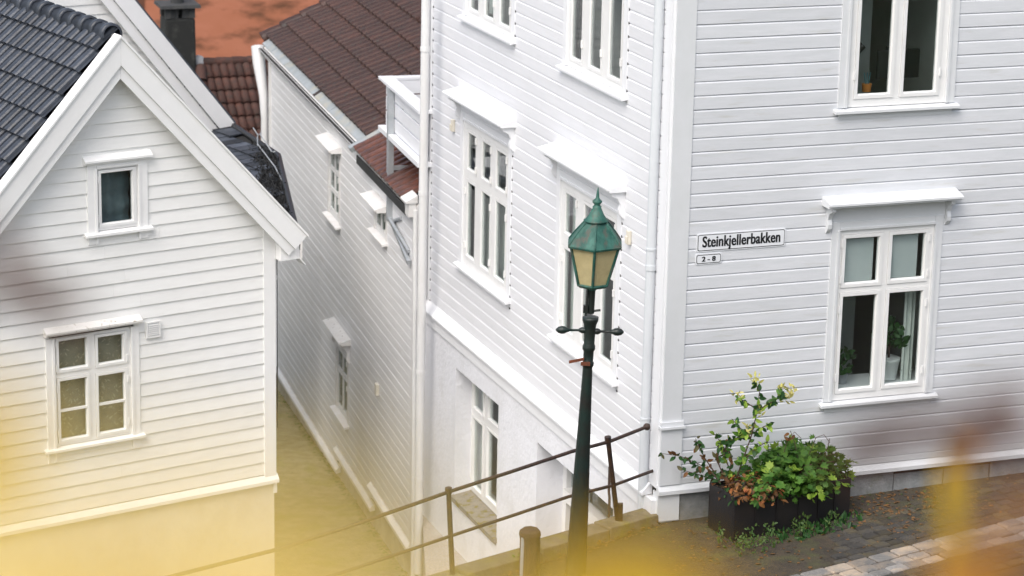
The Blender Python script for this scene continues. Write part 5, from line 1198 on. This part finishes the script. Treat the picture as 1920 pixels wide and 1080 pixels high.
# lower street window: pot plant
pt_ = empty('potted_plant', R.pt(3.06, 1.3, -.35), 'dark leafy plant in a white pot behind the right pane of the lower street window', 'potted plant')
mb = MB(); mb.lathe(R.pt(3.06, 1.40, -.32), (0, 0, 1), [(.10, 0), (.13, .22), (.14, .23), (.14, .26)], 16); build(mb, 'pot', POTW, pt_)
for k in range(70):
    d = (rv(1) + Vector((0, 0, .6))).normalized(); inst(ovm[1], 'leaf', pt_, lmat(R.pt(3.06, 1.95, -.32) + rv(.16), d, TOC + rv(.6), random.uniform(.08, .15)))
mb = MB(); mb.tube([R.pt(3.06, 1.64, -.32), R.pt(3.06, 1.9, -.32)], .012, 6); build(mb, 'stem', TWIG, pt_)
mb = MB(); mb.fbox(R, 1.95, 3.55, 1.34, 1.385, -.62, -.15); build(mb, 'inner_sill', P_RT, ch)
p2 = empty('small_house_plant', R.pt(2.45, 1.39, -.35), 'low dark plant behind the left pane of the lower street window', 'potted plant')
mb = MB(); mb.lathe(R.pt(2.45, 1.386, -.35), (0, 0, 1), [(.07, 0), (.09, .11), (.09, .13)], 14); build(mb, 'pot', GREYP, p2)
for k in range(40): inst(ovm[1], 'leaf', p2, lmat(R.pt(2.45, 1.65, -.35) + rv(.13), (rv(1) + Vector((0, 0, .4))).normalized(), TOC + rv(.6), random.uniform(.07, .12)))
# teal armchair behind the upper alley window
ac = empty('armchair', M.pt(1.75, 4.8, -.7), 'teal armchair back inside the upper right alley window', 'chair')
mb = MB(); mb.fbox(M, 1.45, 1.95, 4.75, 5.3, -.8, -.6); build(mb, 'backrest', TEAL, ac, bevel=.04)
mb = MB(); mb.fbox(M, 1.40, 2.0, 4.6, 4.95, -1.4, -.81); build(mb, 'seat', TEAL, ac, bevel=.04)

# ------------------------------------------------------------------ foreground: a young tree on the hillside by the camera, its autumn leaves out of focus
tb_ = Vector((-.35, .75, 8.55)); tr = empty('foreground_tree', tb_, 'young autumn tree close to the viewer with blurred yellow leaves and dark red twigs', 'tree')
mb = MB(); mb.tube([tb_, Vector((-.33, .70, 9.2)), Vector((-.28, .66, 9.8)), Vector((-.26, .62, 10.05))], [.04, .032, .02, .012], 10); build(mb, 'trunk', TWIG, tr)
fy = leaf_shape('birch', LF_Y, 'yellow_leaf', .3); fy2 = leaf_shape('birch', LF_Y2, 'golden_leaf', .3); fo = leaf_shape('birch', LF_OB, 'orange_leaf', .3); fp = leaf_shape('oval', LF_P, 'dark_red_leaf', .3); fy2x = leaf_shape('narrow', LF_Y2, 'golden_leaf', .3); fy2n = leaf_shape('oval', LF_Y2, 'golden_leaf', .3)
def fleaf(me, x, y, d, size, ang, tilt=.3):
    """leaf whose middle is seen at x, y, at distance d"""
    dir_ = RT * cos(radians(ang)) - UP * sin(radians(ang)); dir_ = (dir_ + FW * random.uniform(-tilt, tilt)).normalized(); upv = (TOC + rv(.3)).normalized()
    p = at_d(x, y, d) - dir_ * size * .5; return inst(me, 'leaf', tr, lmat(p, dir_, upv, size))
def branch(P, r): mb = MB(); mb.tube(P, r, 6); build(mb, 'branch', TWIG, tr)
random.seed(5)
# near cluster, mostly below the picture at the lower left
for k in range(48):
    x = -330 + (k % 8) * 138 + random.uniform(-40, 40); y = 1082 + (k // 8) * 80 + random.uniform(-25, 25)
    fleaf(fy, x, y, random.uniform(.34, .38), random.uniform(.024, .030), random.uniform(0, 360))
branch([Vector((-.26, .62, 10.05)), at_d(150, 1500, .45), at_d(150, 1300, .30)], [.012, .006, .003])
# single leaves and twigs further out
fleaf(fy2, -30, 812, .95, .045, 70); fleaf(fy2, -60, 850, 1.0, .045, 50)
for x, y, d, s_, a, m in ((1130, 1100, 1.15, .05, 10, fy2), (1180, 1085, 1.2, .045, -25, fy2), (1225, 1112, 1.0, .045, -20, fy2), (1090, 1125, 1.1, .05, 0, fy2), (1290, 1135, 1.1, .045, 15, fo), (1150, 1150, .8, .05, 40, fy2),
        (1788, 955, 2.5, .100, 84, fy2x), (1800, 900, 2.6, .09, 80, fy2x), (1806, 852, 2.5, .045, 95, fo), (1785, 1085, 1.7, .05, 70, fy2n), (1830, 1100, 1.5, .06, 20, fo), (1912, 990, 1.3, .03, 75, fo)):
    fleaf(m, x, y, d, s_, a)
for x, y, d, s_, a, m in ((1150, 1300, .45, .045, 0, fy2),):
    fleaf(m, x, y, d, s_, a)
for x, y, d, s_, a in ((1618, 842, 1.6, .052, -4), (1660, 822, 1.6, .062, -10), (1690, 806, 1.6, .056, -18), (1740, 796, 1.6, .036, -12), (1845, 792, 1.5, .062, -18), (1875, 772, 1.5, .056, -10), (1900, 756, 1.4, .036, -16), (75, 556, 1.6, .050, 20), (105, 576, 1.6, .050, 10), (45, 540, 1.6, .045, 30), (8, 488, 1.5, .040, 60), (1902, 850, 1.5, .036, 60)):
    fleaf(fp, x, y, d, s_, a)
branch([Vector((-.28, .66, 9.8)), at_d(1500, 1500, .7), at_d(1700, 1300, 1.3), at_d(1850, 1150, 1.8), at_d(1905, 880, 2.1), at_d(1880, 780, 2.1)], [.016, .012, .008, .006, .004, .002])
branch([at_d(1850, 1150, 1.8), at_d(1812, 960, 2.2), at_d(1800, 850, 2.3), at_d(1690, 806, 2.4), at_d(1560, 838, 2.4)], [.006, .0045, .004, .003, .0015])
branch([Vector((-.33, .70, 9.2)), at_d(-500, 1100, .9), at_d(-150, 800, 1.2), at_d(-40, 560, 1.8), at_d(80, 562, 1.9)], [.014, .010, .006, .004, .002])
